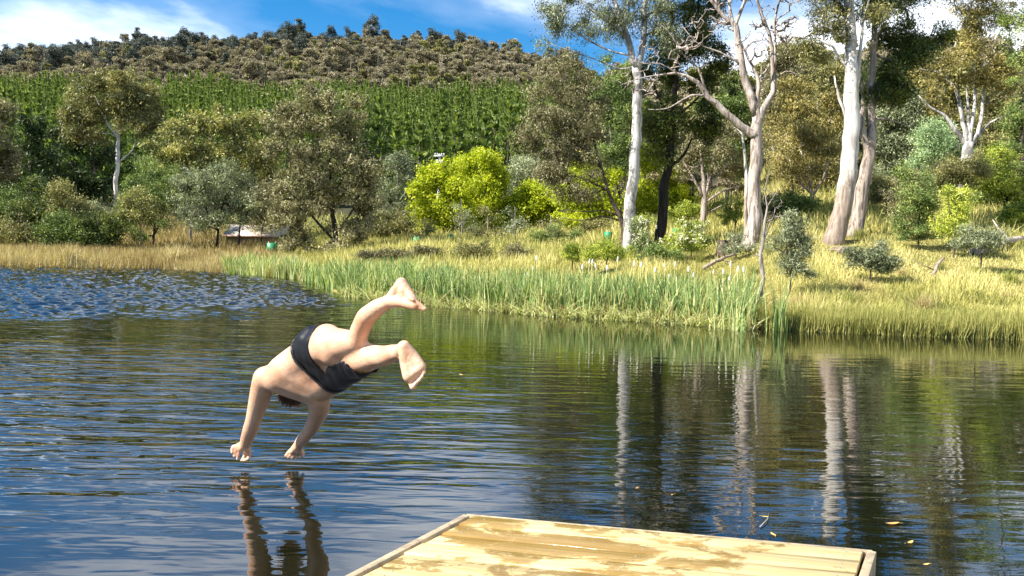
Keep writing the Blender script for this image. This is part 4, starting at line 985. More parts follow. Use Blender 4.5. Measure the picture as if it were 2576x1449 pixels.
# fallen logs
def log(label, p0, p1, r, bark, seed):
    rng = np.random.default_rng(seed); p0 = np.array(p0); p1 = np.array(p1)
    root = empty('fallen_log', p0, label, 'log')
    q, rr = resample([p0 - p0, (p1 - p0) * .5 + np.array([0, 0, .05]), p1 - p0], [r, r * .85, r * .55], .2, rng, .03)
    b = MB(); b.tube(q, rr, 9, rough=.05, rng=rng)
    b.build('trunk', bark, root, smooth=True)
    for t in (.35, .6, .8):
        tb = MB()
        s = q[int(t * (len(q) - 1))]; e = s + rng.normal(0, .35, 3) + np.array([0, 0, .25])
        tb.tube([s, (s + e) / 2 + rng.normal(0, .04, 3), e], [r * .35, r * .25, r * .1], 5)
        tb.build('branch_stub', bark, root, smooth=True)
def gp(vx, d, up=.08):
    p = G(vx, d); p[2] += up; return p
log('pale log lying across the slope at the far right', gp(2445, 25.5), gp(2570, 27.5, .25), .16, B_DEAD, 3)
log('short pale log in the grass below the white gum', gp(2110, 25.4), gp(2150, 25.6), .12, B_WHITE, 4)
log('bleached branch heap left of the stump', gp(1770, 26), gp(1850, 26.8, .25), .07, B_WHITE, 5)
log('grey dead branch in the grass near the green bush', gp(2345, 22.6), gp(2372, 22.9, .5), .05, B_WHITE, 6)

# ------------------------------------------------------------------ grass, reeds, tussocks
rng = np.random.default_rng(77)
def in_bank(n, v0, v1, s0, s1, pw=1.0):
    v = rng.uniform(v0, v1, n); az = np.arctan((v - CX) / F); dep = shore_depth(az) + s0 + (s1 - s0) * rng.uniform(0, 1, n) ** pw
    x = (v - CX) / F * dep; y = dep.copy()
    return np.stack([x, y, ground_z(x, y)], 1), dep - shore_depth(az), v
gb = MB()
b, s, v = in_bank(105000, 1280, 2640, .0, 22, 1.25)
pat = lumps(b[:, 0], b[:, 1], .9, 31) + lumps(b[:, 0], b[:, 1], 2.5, 32) * .7
tn = np.clip(.58 + pat * .45 + rng.normal(0, .14, len(b)) - .32 * np.exp(-s / 1.3), 0, 1)
hgt = (.10 + .20 * rng.uniform(0, 1, len(b)) ** 2) * (1 + .9 * np.clip(lumps(b[:, 0], b[:, 1], 1.6, 35) * 2, -.6, 1)) + .15 * np.exp(-s / 1.0)
gb.blades(b - np.array([0, 0, .03]), hgt, np.full(len(b), .027), .45, rng, tn)
b, s, v = in_bank(26000, 1900, 2700, -.35, .6)
b[:, 2] = np.maximum(b[:, 2], -.12)
gb.blades(b, rng.uniform(.2, .55, len(b)), np.full(len(b), .02), .2, rng, np.clip(rng.normal(.3, .18, len(b)), 0, 1))
b, s, v = in_bank(34000, 560, 2700, 12, 44)
gb.blades(b - np.array([0, 0, .03]), rng.uniform(.25, .65, len(b)), np.full(len(b), .06), .45, rng, np.clip(rng.normal(.45, .22, len(b)) + lumps(b[:, 0], b[:, 1], .7, 33) * .4, 0, 1))
b, s, v = in_bank(30000, 700, 1400, 1.0, 26, 1.1)
gb.blades(b - np.array([0, 0, .03]), rng.uniform(.2, .5, len(b)), np.full(len(b), .035), .4, rng, np.clip(rng.normal(.5, .25, len(b)) + lumps(b[:, 0], b[:, 1], .7, 33) * .3, 0, 1))
tag(gb.build('meadow_grass', M_GRASS), 'long yellow-green grass covering the right-hand bank', 'grass', kind='stuff')
db = MB()
b, s, v = in_bank(30000, -150, 760, -.2, 5, .9)
b[:, 2] = np.maximum(b[:, 2], -.1)
db.blades(b, rng.uniform(.2, .55, len(b)), np.full(len(b), .035), .28, rng, np.clip(rng.normal(.5, .2, len(b)) + lumps(b[:, 0], b[:, 1], .8, 34) * .5, 0, 1))
b, s, v = in_bank(22000, -150, 700, 4, 34)
db.blades(b, rng.uniform(.2, .6, len(b)), np.full(len(b), .07), .4, rng, np.clip(rng.normal(.3, .2, len(b)), 0, 1))
tag(db.build('dry_bank_grass', M_DRY), 'pale dry grass along the far left waterline', 'grass', kind='stuff')
rb = MB()
def reeds(n, v0, v1, s0, s1, h0, h1, w, lean, mean=.5):
    b, s, v = in_bank(n, v0, v1, s0, s1)
    # ragged clumps
    keep = lumps(b[:, 0], b[:, 1], 2.2, 41) + rng.normal(0, .35, len(b)) > -.35
    b = b[keep]; b[:, 2] = np.maximum(b[:, 2], -.25)
    h = rng.uniform(h0, h1, len(b)) * (1 + .18 * lumps(b[:, 0], b[:, 1], 1.4, 42))
    rb.blades(b, h, np.full(len(b), w) * rng.uniform(.6, 1.3, len(b)), lean, rng, np.clip(rng.normal(mean, .27, len(b)) + lumps(b[:, 0], b[:, 1], 1.2, 43) * .2, 0, 1), seg=3)
reeds(4200, 862, 1140, -.6, 2.0, .45, 1.1, .042, .27)
reeds(6000, 1120, 1905, -.55, 1.9, .45, 1.1, .040, .25)
reeds(3200, 560, 880, -.4, 2.6, .35, .8, .05, .24, .6)
b, s, v = in_bank(5000, 860, 1900, -.9, .3)
b[:, 2] = np.maximum(b[:, 2], -.1)
rb.blades(b, rng.uniform(.15, .5, len(b)), np.full(len(b), .03), 1.3, rng, np.clip(rng.normal(.85, .12, len(b)), 0, 1), seg=2)
tag(rb.build('reed_bed', M_REED), 'tall green reeds standing in the water along the bank', 'reeds', kind='stuff')

kb = MB()
b, s, v = in_bank(1500, 862, 1905, -.7, 1.6)
b[:, 2] = np.maximum(b[:, 2], -.15)
kb.blades(b, rng.uniform(.3, .95, len(b)), np.full(len(b), .034), .95, rng, np.clip(rng.normal(.45, .25, len(b)), 0, 1), seg=3)
b, s, v = in_bank(1800, 862, 1905, -.75, .1)
b[:, 2] = -.04
kb.blades(b, rng.uniform(.12, .35, len(b)), np.full(len(b), .03), 1.2, rng, np.clip(rng.normal(.15, .15, len(b)), 0, 1), seg=2)
tag(kb.build('dead_reed_stems', M_DRY), 'brown bent and broken dead stems among the green reeds', 'reeds', kind='stuff')
M_FLUFF = plain_mat('seed_fluff', (.78, .74, .66), .9, .1, .1, 40)
M_STALK = plain_mat('reed_stalk', (.36, .34, .14), .7, .2, .2, 10)
def cattail_model():
    r = empty('cattail', (0, 0, 0), 'x', 'reed')
    b = MB(); b.tube([(0, 0, -.3), (.02, 0, .5), (.05, .01, 1.05)], [.012, .010, .008], 5); b.build('stem', M_STALK, r, smooth=True)
    h = MB(); z = np.linspace(0, .2, 7); h.tube(np.stack([.05 + z * .05, .01 + z * 0, 1.02 + z * .75], 1), np.array([.006, .016, .023, .020, .022, .014, .004]), 8, rough=.12, rng=rng)
    h.build('seed_head', M_FLUFF, r, smooth=True)
    return r
ct = cattail_model()
cat_v = [1322, 1335, 1352, 1462, 1475, 1482, 1523, 1545, 1588, 1608, 1672, 1682, 1690, 1700, 1733, 1742, 1795, 1812, 1818, 1826, 1836, 1850, 1872, 1500, 1640]
for i, vv in enumerate(cat_v):
    az = math.atan((vv - CX) / F); d = float(shore_depth(az)) + rng.uniform(.6, 2.4)
    p = G(vv, d); p[2] = max(p[2], -.05)
    copy_thing(ct, p, rng.uniform(0, 6.28), rng.uniform(.75, 1.05), 'cattail with fluffy white seed head above the reed bed', 'cattails with white seed heads')
drop_proto(ct)

def tussock(name, label, vx, d, n, h, w, mat, lean, tint, spread, seed, cat='tussock', group=None, zmin=None):
    r2 = np.random.default_rng(seed); g = G(vx, d)
    if zmin is not None: g[2] = max(g[2], zmin)
    root = empty(name, g, label, cat, group)
    b = MB(); a = r2.uniform(0, 6.28, n); rr = np.abs(r2.normal(0, spread, n))
    base = np.stack([np.cos(a) * rr, np.sin(a) * rr, np.full(n, -.08)], 1)
    for half in range(2):
        k = slice(half, None, 2)
        b.blades(base[k], h * r2.uniform(.5, 1.1, len(a[k])), np.full(len(a[k]), w), lean * (1 + half), r2, np.clip(r2.normal(tint, .18, len(a[k])), 0, 1), seg=3)
    b.build('blades', mat, root)
    return root
tussock('reed_clump', 'isolated clump of tall reeds at the right end of the reed bed', 1962, 16.8, 34, 1.35, .03, M_REED, .14, .45, .14, 1, zmin=-.1, cat='reeds')
tussock('reed_clump', 'small bright reed clump at the water just left of the isolated reeds', 1850, 16.7, 30, 1.1, .03, M_REED, .16, .75, .18, 2, zmin=-.1, cat='reeds')
tussock('sedge_tussock', 'dark green sedge tussock in the grass above the waterline', 2132, 19.4, 320, .55, .014, M_RUSH, .5, .35, .16, 3)
tussock('sedge_tussock', 'straw-coloured tussock right of the dark sedge', 2322, 18.9, 260, .6, .012, M_DRY, .45, .5, .12, 4)
tussock('sedge_tussock', 'brown-tipped rush tussock between the dark sedge and the waterline', 2220, 18.3, 240, .5, .012, M_RUSH, .4, .75, .22, 5)
tussock('sedge_tussock', 'small dark tuft on the sunny slope at right', 2444, 20.6, 160, .32, .014, M_RUSH, .5, .3, .1, 6)
tussock('sedge_tussock', 'green rush tuft near the right edge', 2540, 22, 200, .5, .014, M_RUSH, .45, .45, .16, 7)
tussock('sedge_tussock', 'rust-coloured tussock by the foot of the dead sapling', 1885, 19.4, 260, .7, .014, M_DRY, .35, .3, .25, 8)
tussock('sedge_tussock', 'dry tall tussock behind the isolated reed clump', 2010, 18.6, 320, .65, .013, M_DRY, .4, .45, .25, 9)
tussock('sedge_tussock', 'pale grey tussock on the far left waterline', 172, 36.2, 260, 1.2, .03, M_DRY, .3, .75, .3, 10)
tussock('sedge_tussock', 'grey-brown tussock near the waterline left of the reeds', 440, 38, 300, 1.2, .03, M_DRY, .35, .8, .4, 11)

protos = [tussock('grass_tussock', 'x', 2000, 20, 170, .42, .013, M_DRY, .5, .55, .12, 61), tussock('grass_tussock', 'x', 2000, 20, 170, .36, .013, M_RUSH, .5, .5, .13, 62), tussock('grass_tussock', 'x', 2000, 20, 130, .5, .013, M_GRASS, .45, .25, .1, 63)]
gl = ['small straw tussock scattered on the sunny grass slope', 'small olive rush tussock scattered on the sunny grass slope', 'small green grass tussock scattered on the sunny grass slope']
for i in range(45):
    vv = rng.uniform(1420, 2570); az = math.atan((vv - CX) / F); d = float(shore_depth(az)) + rng.uniform(1.2 if vv > 1900 else 3.2, 12)
    copy_thing(protos[i % 3], G(vv, d), rng.uniform(0, 6.28), rng.uniform(.6, 1.2), gl[i % 3], ['straw tussocks', 'olive tussocks', 'green tussocks'][i % 3] + ' on the grass slope')
for o in protos: drop_proto(o)

# ------------------------------------------------------------------ shed, tree guards, power pole
def shed():
    d = 47.0; g = G(640, d); g[2] -= .12
    root = empty('garden_shed', g, 'low beige shed with pale pitched roof half hidden by wattle stems', 'shed')
    w, dp, h = 3.3, 2.4, .75
    wall = MB(); wall.box((0, dp / 2, h / 2 - .1), (w / 2, dp / 2, h / 2 + .1)); o = wall.build('wall', plain_mat('shed_wall', (.55, .44, .33), .8, .2, .12, 3), root)
    rf = MB(); rf.add([(-w / 2 - .15, -.2, h), (w / 2 + .15, -.2, h), (w / 2 + .15, dp / 2, h + .62), (-w / 2 - .15, dp / 2, h + .62), (w / 2 + .15, dp + .2, h), (-w / 2 - .15, dp + .2, h),
                       (-w / 2 - .15, -.2, h + .06), (w / 2 + .15, -.2, h + .06), (w / 2 + .15, dp / 2, h + .68), (-w / 2 - .15, dp / 2, h + .68), (w / 2 + .15, dp + .2, h + .06), (-w / 2 - .15, dp + .2, h + .06)],
                      [(0, 1, 2, 3), (3, 2, 4, 5), (6, 9, 8, 7), (9, 11, 10, 8), (0, 6, 7, 1), (5, 4, 10, 11), (1, 7, 8, 2), (2, 8, 10, 4), (0, 3, 9, 6), (3, 5, 11, 9)])
    rf.build('roof', plain_mat('shed_roof', (.50, .45, .40), .6, .3, .08, 2), root)
    gt = MB(); gt.box((0, -.24, h + .02), (w / 2 + .15, .04, .05)); gt.build('gutter', plain_mat('gutter', (.45, .3, .25), .6), root)
    dr = MB(); dr.box((-.75, -.012, .3), (.34, .02, .33)); dr.build('door', plain_mat('shed_door', (.50, .36, .30), .7), root)
    return root
shed()
M_GUARD = plain_mat('tree_guard_plastic', (.02, .24, .10), .45, .4, .2, 5)
M_STAKE = plain_mat('hardwood_stake', (.42, .33, .22), .8)
def guard(label, vx, d, w, h, seed):
    g = G(vx, d); root = empty('tree_guard', g, label, 'tree guard', 'green plastic tree guards')
    for k in range(4):
        a = k * math.pi / 2 + .4; nx, ny = math.cos(a), math.sin(a)
        b = MB(); b.box((nx * w / 2, ny * w / 2, h / 2), (.004, w / 2 - .006, h / 2), [(nx, ny, 0), (-ny, nx, 0), (0, 0, 1)]); b.build('panel', M_GUARD, root)
    for k in range(2):
        a = k * math.pi + .4 + math.pi / 4; b = MB(); b.box((math.cos(a) * w * .58, math.sin(a) * w * .58, h * .52), (.015, .015, h * .62)); b.build('stake', M_STAKE, root)
guard('bright green plastic tree guard in front of the shed', 684, 41.5, .46, .62, 1)
guard('pale green tree guard under the yellow trees', 1048, 40, .3, .45, 2)
guard('small green tree guard right of the pale one', 1133, 42, .26, .42, 3)
guard('green tree guard near the mottled gum', 1530, 36, .28, .4, 4)
guard('green tree guard behind the spreading flowering shrub', 1703, 36, .3, .45, 5)

def pole():
    d = 70.0; g = G(1103, d); root = empty('power_pole', g, 'pale power pole with cross-arms above the yellow trees', 'pole')
    ht = float(P(1103, 388, d)[2] - g[2]); m = plain_mat('pole_timber', (.62, .6, .58), .6)
    b = MB(); b.tube([(0, 0, -.5), (0, 0, ht * .5), (0, 0, ht)], [.14, .12, .09], 10); b.build('shaft', m, root, smooth=True)
    for z, w in ((ht - .2, .48), (ht - .75, .36)):
        c = MB(); c.box((0, -.14, z), (w, .05, .045)); arm = c.build('crossarm', m, root)
        for x in (-w + .1, -w * .4, w * .4, w - .1):
            i = MB(); i.tube([(x, -.14, z + .06), (x, -.14, z + .16), (x, -.14, z + .26)], [.03, .04, .02], 8); i.build('insulator', plain_mat('insulator', (.8, .8, .8), .3), arm, smooth=True)
pole()
# ==PART4==

# ------------------------------------------------------------------ jetty
def on_plane(vx, vy, z):
    k = FWD + (vx - CX) / F * RGT + (CY - vy) / F * UPV
    return CAM + k * ((z - CAMH) / k[2])
JZ = 0.30
JA = on_plane(1166, 1296, JZ); JB = on_plane(2205, 1389, JZ); JC = on_plane(872, 1449, JZ)
along = JB - JA; JW = float(np.linalg.norm(along)); along /= JW            # along the planks
back = JC - JA; back /= np.linalg.norm(back)                                # along the side edge, towards the camera
def wood_mat():
    m, nt, o = new_mat('weathered_pine_deck')
    tcn = nd(nt, 'ShaderNodeTexCoord'); vec = tcn.outputs['Object']
    oi = nd(nt, 'ShaderNodeObjectInfo')
    va = nd(nt, 'ShaderNodeVectorMath', operation='ADD'); nt.links.new(vec, va.inputs[0])
    cb = nd(nt, 'ShaderNodeCombineXYZ'); nt.links.new(math_n(nt, 'MULTIPLY', oi.outputs['Random'], 37.0), cb.inputs[0]); nt.links.new(cb.outputs[0], va.inputs[1])
    gv = va.outputs[0]
    gr = noise(nt, gv, 1.0, 6, .6, (1.6, 34, 34), .6)
    gr2 = noise(nt, gv, 1.0, 4, .6, (5, 130, 130), .2)
    dry = ramp(nt, gr, [(.3, (.34, .25, .10)), (.5, (.47, .37, .17)), (.72, (.58, .48, .26))])
    dry = mixrgb(nt, ramp(nt, gr2, [(.5, (0, 0, 0)), (.75, (.6, .6, .6))]), dry, (.40, .31, .20))
    hv = nd(nt, 'ShaderNodeMapRange'); nt.links.new(oi.outputs['Random'], hv.inputs[0]); hv.inputs[3].default_value = .72; hv.inputs[4].default_value = 1.08
    hc = nd(nt, 'ShaderNodeCombineXYZ')
    for k_ in range(3): nt.links.new(hv.outputs[0], hc.inputs[k_])
    dry = mixrgb(nt, 1.0, dry, hc.outputs[0], 'MULTIPLY')
    kn = nd(nt, 'ShaderNodeTexVoronoi'); mpn = nd(nt, 'ShaderNodeMapping'); mpn.inputs['Scale'].default_value = (2.2, 5, 5); nt.links.new(gv, mpn.inputs[0]); nt.links.new(mpn.outputs[0], kn.inputs['Vector'])
    dry = mixrgb(nt, ramp(nt, kn.outputs['Distance'], [(.035, (1, 1, 1)), (.08, (0, 0, 0))]), dry, (.18, .10, .05))
    g = nd(nt, 'ShaderNodeNewGeometry')
    p1 = noise(nt, g.outputs['Position'], 2.6, 8, .66, (1.0, 1.7, 1), .5)
    p2 = noise(nt, g.outputs['Position'], 19, 5, .65, (.6, 1.3, 1), .6)
    wetv = math_n(nt, 'ADD', p1, math_n(nt, 'MULTIPLY', math_n(nt, 'SUBTRACT', p2, .5), .22))
    # the swimmer dripped most along the middle of the front boards
    pv = nd(nt, 'ShaderNodeVectorMath', operation='DISTANCE'); nt.links.new(g.outputs['Position'], pv.inputs[0]); c_ = JA + along * JW * .36 + back * .22; pv.inputs[1].default_value = tuple(c_)
    wetv = math_n(nt, 'ADD', wetv, math_n(nt, 'MULTIPLY', math_n(nt, 'SUBTRACT', .75, pv.outputs['Value']), .16))
    wet = ramp(nt, wetv, [(.515, (0, 0, 0)), (.535, (.7, .7, .7)), (.60, (1, 1, 1))])
    c = mixrgb(nt, wet, dry, mixrgb(nt, 1.0, dry, (.52, .43, .27), 'MULTIPLY'))
    b = nd(nt, 'ShaderNodeBsdfPrincipled'); nt.links.new(c, b.inputs['Base Color'])
    ro = nd(nt, 'ShaderNodeMapRange'); nt.links.new(wet, ro.inputs[0]); ro.inputs[3].default_value = .75; ro.inputs[4].default_value = .22; nt.links.new(ro.outputs[0], b.inputs['Roughness'])
    bp = nd(nt, 'ShaderNodeBump'); bp.inputs['Distance'].default_value = .002; nt.links.new(gr2, bp.inputs['Height']); nt.links.new(bp.outputs[0], b.inputs['Normal'])
    nt.links.new(b.outputs[0], o.inputs[0])
    return m
M_DECK = wood_mat()
M_TRIM = bark_mat('grey_edge_board', (.44, .37, .25), (.34, .28, .19), .6, (.24, .19, .13), bump=.003)
jr = empty('jetty', (JA + along * JW / 2 + back * 1.6) * np.array([1, 1, 0]), 'weathered pine plank jetty with wet patches at the bottom of the picture', 'jetty')
jloc = np.array(jr.location)
bw, gap, th = .134, .011, .032
step = (bw + gap) / abs(np.cross(along, back)[2])
rngj = np.random.default_rng(3)
perp = np.array([-along[1], along[0], 0.0]); perp = perp if perp @ back > 0 else -perp
rx = math.atan2(along[1], along[0])
NROW = 24
for i in range(NROW):
    # a skewed board: ends follow the side edge
    p0 = JA + back * step * i + along * .055
    L = JW - .11
    sk = (back - (back @ along) * along)
    sh = back * (bw / abs(np.cross(along, back)[2]))
    dz = np.array([0, 0, -th]); lift = np.array([0, 0, rngj.normal(0, .0015)])
    e0, e1 = rngj.uniform(0, .006), rngj.uniform(0, .006)
    T = np.array([p0 + along * e0, p0 + along * (L - e1), p0 + along * (L - e1) + sh, p0 + along * e0 + sh]) + lift
    # bevelled top edges
    bv = .004
    cen = T.mean(0)
    ins = []
    for q in T:
        dq = q - cen; da = dq @ along; db = dq - da * along
        ins.append(cen + along * (da - math.copysign(bv, da)) + db * (1 - bv / (np.linalg.norm(db) + 1e-6)))
    ins = np.array(ins)
    org = T[0].copy()
    V = np.vstack([ins, T - np.array([0, 0, bv]), T + dz]) - org
    V = V @ np.array([[math.cos(rx), -math.sin(rx), 0], [math.sin(rx), math.cos(rx), 0], [0, 0, 1]])
    b = MB(); q = [(0, 1, 2, 3), (11, 10, 9, 8)]
    for a in range(4):
        c = (a + 1) % 4; q += [(4 + a, 4 + c, c, a), (8 + a, 8 + c, 4 + c, 4 + a)]
    b.add(V, q)
    o = b.build('plank', M_DECK, jr); o.location = Vector(org - jloc); o.rotation_euler = (0, 0, rx)
    if i < 9:
        for x in (.08, L * .5, L - .08):                                    # screw heads
            for y in (.3, .7):
                s = MB(); s.tube([(x, 0, -.002), (x, 0, .0015)], [.006, .005], 8)
                so = s.build('screw', plain_mat('screw_steel', (.25, .22, .2), .5), o); so.location = Vector((sh * y) @ np.array([[math.cos(rx), -math.sin(rx), 0], [math.sin(rx), math.cos(rx), 0], [0, 0, 1]]))
LEN = step * NROW
def edge_board(p, dirv, length, width_dir, w, top, depth, name):
    b = MB(); c = p + dirv * length / 2 + width_dir * w / 2
    b.box((0, 0, 0), (length / 2, w / 2, depth / 2), [dirv, np.cross([0, 0, 1], dirv), (0, 0, 1)])
    o = b.build(name, M_TRIM, jr); o.location = Vector(c + np.array([0, 0, top - JZ - depth / 2]) - jloc)
    m = o.modifiers.new('bevel', 'BEVEL'); m.width = .004; m.segments = 2
sidew = np.cross([0, 0, 1], back); sidew = sidew if sidew @ along > 0 else -sidew
edge_board(JA.copy(), back, LEN, sidew, .038, JZ + .006, .16, 'edge_board')
edge_board(JA + along * JW - sidew * .04, back, LEN, sidew, .04, JZ + .003, .16, 'edge_board')
edge_board(JA - perp * .036 + along * .01, along, JW - .02, perp, .034, JZ - .003, .15, 'fascia_board')
for t, s in ((.08, .25), (.92, .25), (.08, 3.0), (.92, 3.0)):
    c = JA + along * JW * t + back * s; b = MB(); b.tube([(0, 0, -1.4), (0, 0, .1)], [.07, .07], 12); o = b.build('post', B_BROWN, jr, smooth=True); o.location = Vector(np.array([c[0], c[1], .16]) - jloc)

# ------------------------------------------------------------------ floating leaves
M_FALLEN = leaf_mat('fallen_leaf', (.16, .08, .03), (.32, .18, .06), (.50, .36, .10), trans=.1)
for i, (vx, vy, s, tn, lab) in enumerate([(1602, 1228, .05, .35, 'curled brown leaf floating in the dark reflection'), (2245, 1318, .10, .6, 'cluster leaf floating below the white gum reflection'), (1945, 1345, .06, .9, 'yellow leaf floating near the jetty corner'),
      (2290, 1365, .07, .8, 'yellowish leaf floating just beyond the jetty end'), (1925, 1300, .05, .9, 'small yellow leaf floating beside a twig'), (1160, 943, .09, .95, 'pale leaf floating far out beside the diver'), (2330, 1420, .05, .95, 'pale leaf floating right of the jetty'), (1690, 1245, .03, .5, 'tiny brown leaf floating right of the curled one')]):
    p = on_plane(vx, vy, .006); r = np.random.default_rng(i); a = r.uniform(0, 6.28)
    s *= .5; tn *= .75; t = np.linspace(-1, 1, 7); wv = .32 * (1 - t * t) ** .8 + .01
    ctr = np.stack([t * s, .12 * s * np.sin(t * 2), .10 * s * t * t], 1); sd = np.stack([0 * t, wv * s, .10 * s + 0 * t], 1)
    b = MB(); v = np.concatenate([ctr - sd * np.array([1, 1, -1]), ctr, ctr + sd]); q = [(k + j, k + j + 1, k + j + 8, k + j + 7) for k in (0, 7) for j in range(6)]
    b.add(v, q, tint=tn)
    st = MB(); st.tube([(-s, 0, .1 * s), (-s * 1.25, .05 * s, .15 * s), (-s * 1.5, .1 * s, .1 * s)], [.0012, .001, .0008], 5)
    root = empty('floating_leaf', p, lab, 'leaf', 'leaves floating on the pond'); root.rotation_euler = (0, 0, a)
    b.build('blade', M_FALLEN, root); st.build('stalk', M_STALK, root)
tw = MB(); p0 = on_plane(1912, 1325, .01); p1 = on_plane(1934, 1290, .015)
tw.tube([p0 - p0, (p1 - p0) * .5 + np.array([.02, 0, .004]), p1 - p0], [.004, .003, .002], 6)
two = tw.build('floating_twig', B_GREYB, smooth=True, loc=Vector(p0)); tag(two, 'thin pale twig floating beside the small yellow leaf', 'twig')

# ------------------------------------------------------------------ the diver
def Z(x, y, d):
    """close-up picture coordinates -> world"""
    return P((780 + .5246 * x) / 1.4907, (1000 + .5246 * y) / 1.4907, d)
def segdist(c, a, b):
    t = np.clip(((c - a) @ (b - a)) / ((b - a) @ (b - a)), 0, 1); return np.linalg.norm(c - (a + t[:, None] * (b - a)), axis=1), ((c - a) @ (b - a)) / np.linalg.norm(b - a)
class Body:
    def __init__(self): self.mb = MB()
    def cap(self, a, ra, b, rb, k=16):
        a = np.asarray(a, float); b = np.asarray(b, float)
        L = np.linalg.norm(b - a); ax = (b - a) / (L + 1e-9)
        ref = np.array([0, 0, 1.0]) if abs(ax[2]) < .9 else np.array([1.0, 0, 0])
        N = np.cross(ax, ref); N /= np.linalg.norm(N); B = np.cross(ax, N)
        th = np.linspace(-math.pi / 2, 0, 6)[1:]
        rows = [(a + ax * ra * math.sin(t), ra * math.cos(t)) for t in th] + [(a * (1 - s) + b * s, ra * (1 - s) + rb * s) for s in (.25, .5, .75)] + [(b - ax * rb * math.sin(t), rb * math.cos(t)) for t in th[::-1]]
        an = np.arange(k) * 2 * math.pi / k
        V = [c + r * (np.cos(an)[:, None] * N + np.sin(an)[:, None] * B) for c, r in rows]
        n = len(V); V = np.vstack(V + [[a - ax * ra], [b + ax * rb]])
        i = np.arange(n - 1)[:, None] * k; j = np.arange(k)[None]; j2 = (j + 1) % k
        q = np.stack([i + j, i + j2, i + k + j2, i + k + j], -1).reshape(-1, 4)
        jj = np.arange(k); j3 = (jj + 1) % k; e = (n - 1) * k
        t = np.vstack([np.stack([np.full(k, n * k), j3, jj], -1), np.stack([np.full(k, n * k + 1), e + jj, e + j3], -1)])
        self.mb.add(V, q, t)
    def chain(self, pts, k=16):
        for (a, ra), (b, rb) in zip(pts[:-1], pts[1:]): self.cap(a, ra, b, rb, k)
    def ball(self, c, r): self.cap(np.asarray(c) - np.array([0, 0, r * .01]), r, np.asarray(c) + np.array([0, 0, r * .01]), r)
B = Body()
# pelvis, belly, ribs, upper back: bars lying across the body, joined lengthwise
hipL, hipR = Z(800, 575, 5.22), Z(1000, 670, 5.14)
bars = [(Z(770, 560, 5.26), Z(1010, 690, 5.20), 0.1296), (Z(735, 610, 5.33), Z(960, 725, 5.28), 0.1274), (Z(690, 655, 5.40), Z(905, 755, 5.37), 0.1253),
        (Z(610, 715, 5.47), Z(830, 815, 5.44), 0.1296), (Z(545, 760, 5.53), Z(775, 845, 5.49), 0.1253), (Z(490, 795, 5.58), Z(745, 880, 5.53), 0.1058)]
for (a, b, r), (c, d_, r2) in zip(bars[:-1], bars[1:]):
    for t in (0, .5, 1):
        B.cap(a * (1 - t) + b * t, r, c * (1 - t) + d_ * t, r2)
for a, b, r in bars: B.cap(a, r, b, r)
B.ball(Z(850, 520, 5.16), .105); B.ball(Z(985, 620, 5.10), .105)                # buttocks
B.ball(Z(720, 790, 5.50), .115)                                                   # belly and chest below
B.ball(Z(660, 850, 5.55), .10)
# shoulders and arms
shL, elL, wrL = Z(405, 795, 5.60), Z(326, 1095, 5.80), Z(264, 1268, 5.98)
shR, elR, wrR = Z(795, 930, 5.50), Z(765, 1105, 5.72), Z(655, 1262, 5.98)
B.chain([(Z(500, 770, 5.55), .085), (shL, .082)]); B.chain([(Z(740, 880, 5.5), .085), (shR, .078)])
B.chain([(shL, .085), (Z(372, 930, 5.69), .078), (elL, .060), (Z(305, 1160, 5.86), .059), (wrL, .040)])
B.chain([(shR, .082), (Z(795, 1010, 5.6), .076), (elR, .060), (Z(735, 1160, 5.82), .058), (wrR, .040)])
# neck and head (mostly behind the chest)
B.chain([(Z(615, 830, 5.62), .07), (Z(600, 890, 5.74), .06)])
hd = Z(602, 894, 5.82)
B.ball(hd, .092); fwdh = np.array([-.1, .55, -.83]); fwdh /= np.linalg.norm(fwdh)
B.cap(hd, .088, hd + np.array([0, .02, -.05]), .075)
B.cap(hd + np.array([0.01, .085, -.05]), .014, hd + np.array([0.01, .105, -.065]), .012)      # nose
for s in (-1, 1): B.ball(hd + np.array([s * .09, .0, -.01]), .018)                              # ears
B.cap(hd + np.array([-.02, .06, -.10]), .012, hd + np.array([.025, .06, -.10]), .012)           # lips
# legs
knL, anL = Z(1062, 535, 4.88), Z(1300, 245, 4.66)
B.chain([(hipL, .125), (Z(885, 560, 5.08), .118), (Z(980, 550, 4.97), .092), (knL, .066)])
B.ball(Z(905, 600, 5.06), .105)
B.chain([(knL, .064), (Z(1085, 455, 4.85), .062), (Z(1130, 360, 4.80), .064), (Z(1205, 295, 4.73), .054), (anL, .038)])
B.chain([(anL, .038), (Z(1385, 118, 4.62), .034)])                                # heel
hl = Z(1385, 118, 4.62)
B.chain([(hl, .032), (Z(1445, 205, 4.58), .028), (Z(1480, 262, 4.55), .024)])      # outer edge of the sole
B.chain([(anL, .040), (Z(1390, 250, 4.60), .034), (Z(1480, 280, 4.54), .024)])     # instep
B.cap(Z(1400, 170, 4.60), .034, Z(1400, 260, 4.6), .03)
for (x0, y0, x1, y1, x2, y2, r) in [(1440, 222, 1455, 226, 1468, 236, .012), (1462, 240, 1484, 246, 1496, 256, .0115), (1478, 256, 1504, 262, 1515, 272, .0115), (1488, 270, 1522, 272, 1532, 284, .012), (1490, 288, 1528, 294, 1550, 302, .016)]:
    B.chain([(Z(x0, y0, 4.55), r * 1.1), (Z(x1, y1, 4.53), r), (Z(x2, y2, 4.515), r * .95)], 10)
knR, anR = Z(1215, 640, 4.80), Z(1375, 605, 4.54)
B.chain([(hipR, .118), (Z(1090, 660, 4.99), .108), (Z(1150, 650, 4.90), .086), (knR, .070)])
B.chain([(knR, .068), (Z(1255, 640, 4.74), .066), (Z(1315, 620, 4.65), .055), (anR, .040)])
heel = Z(1402, 572, 4.47)
B.chain([(anR, .040), (heel, .037)])
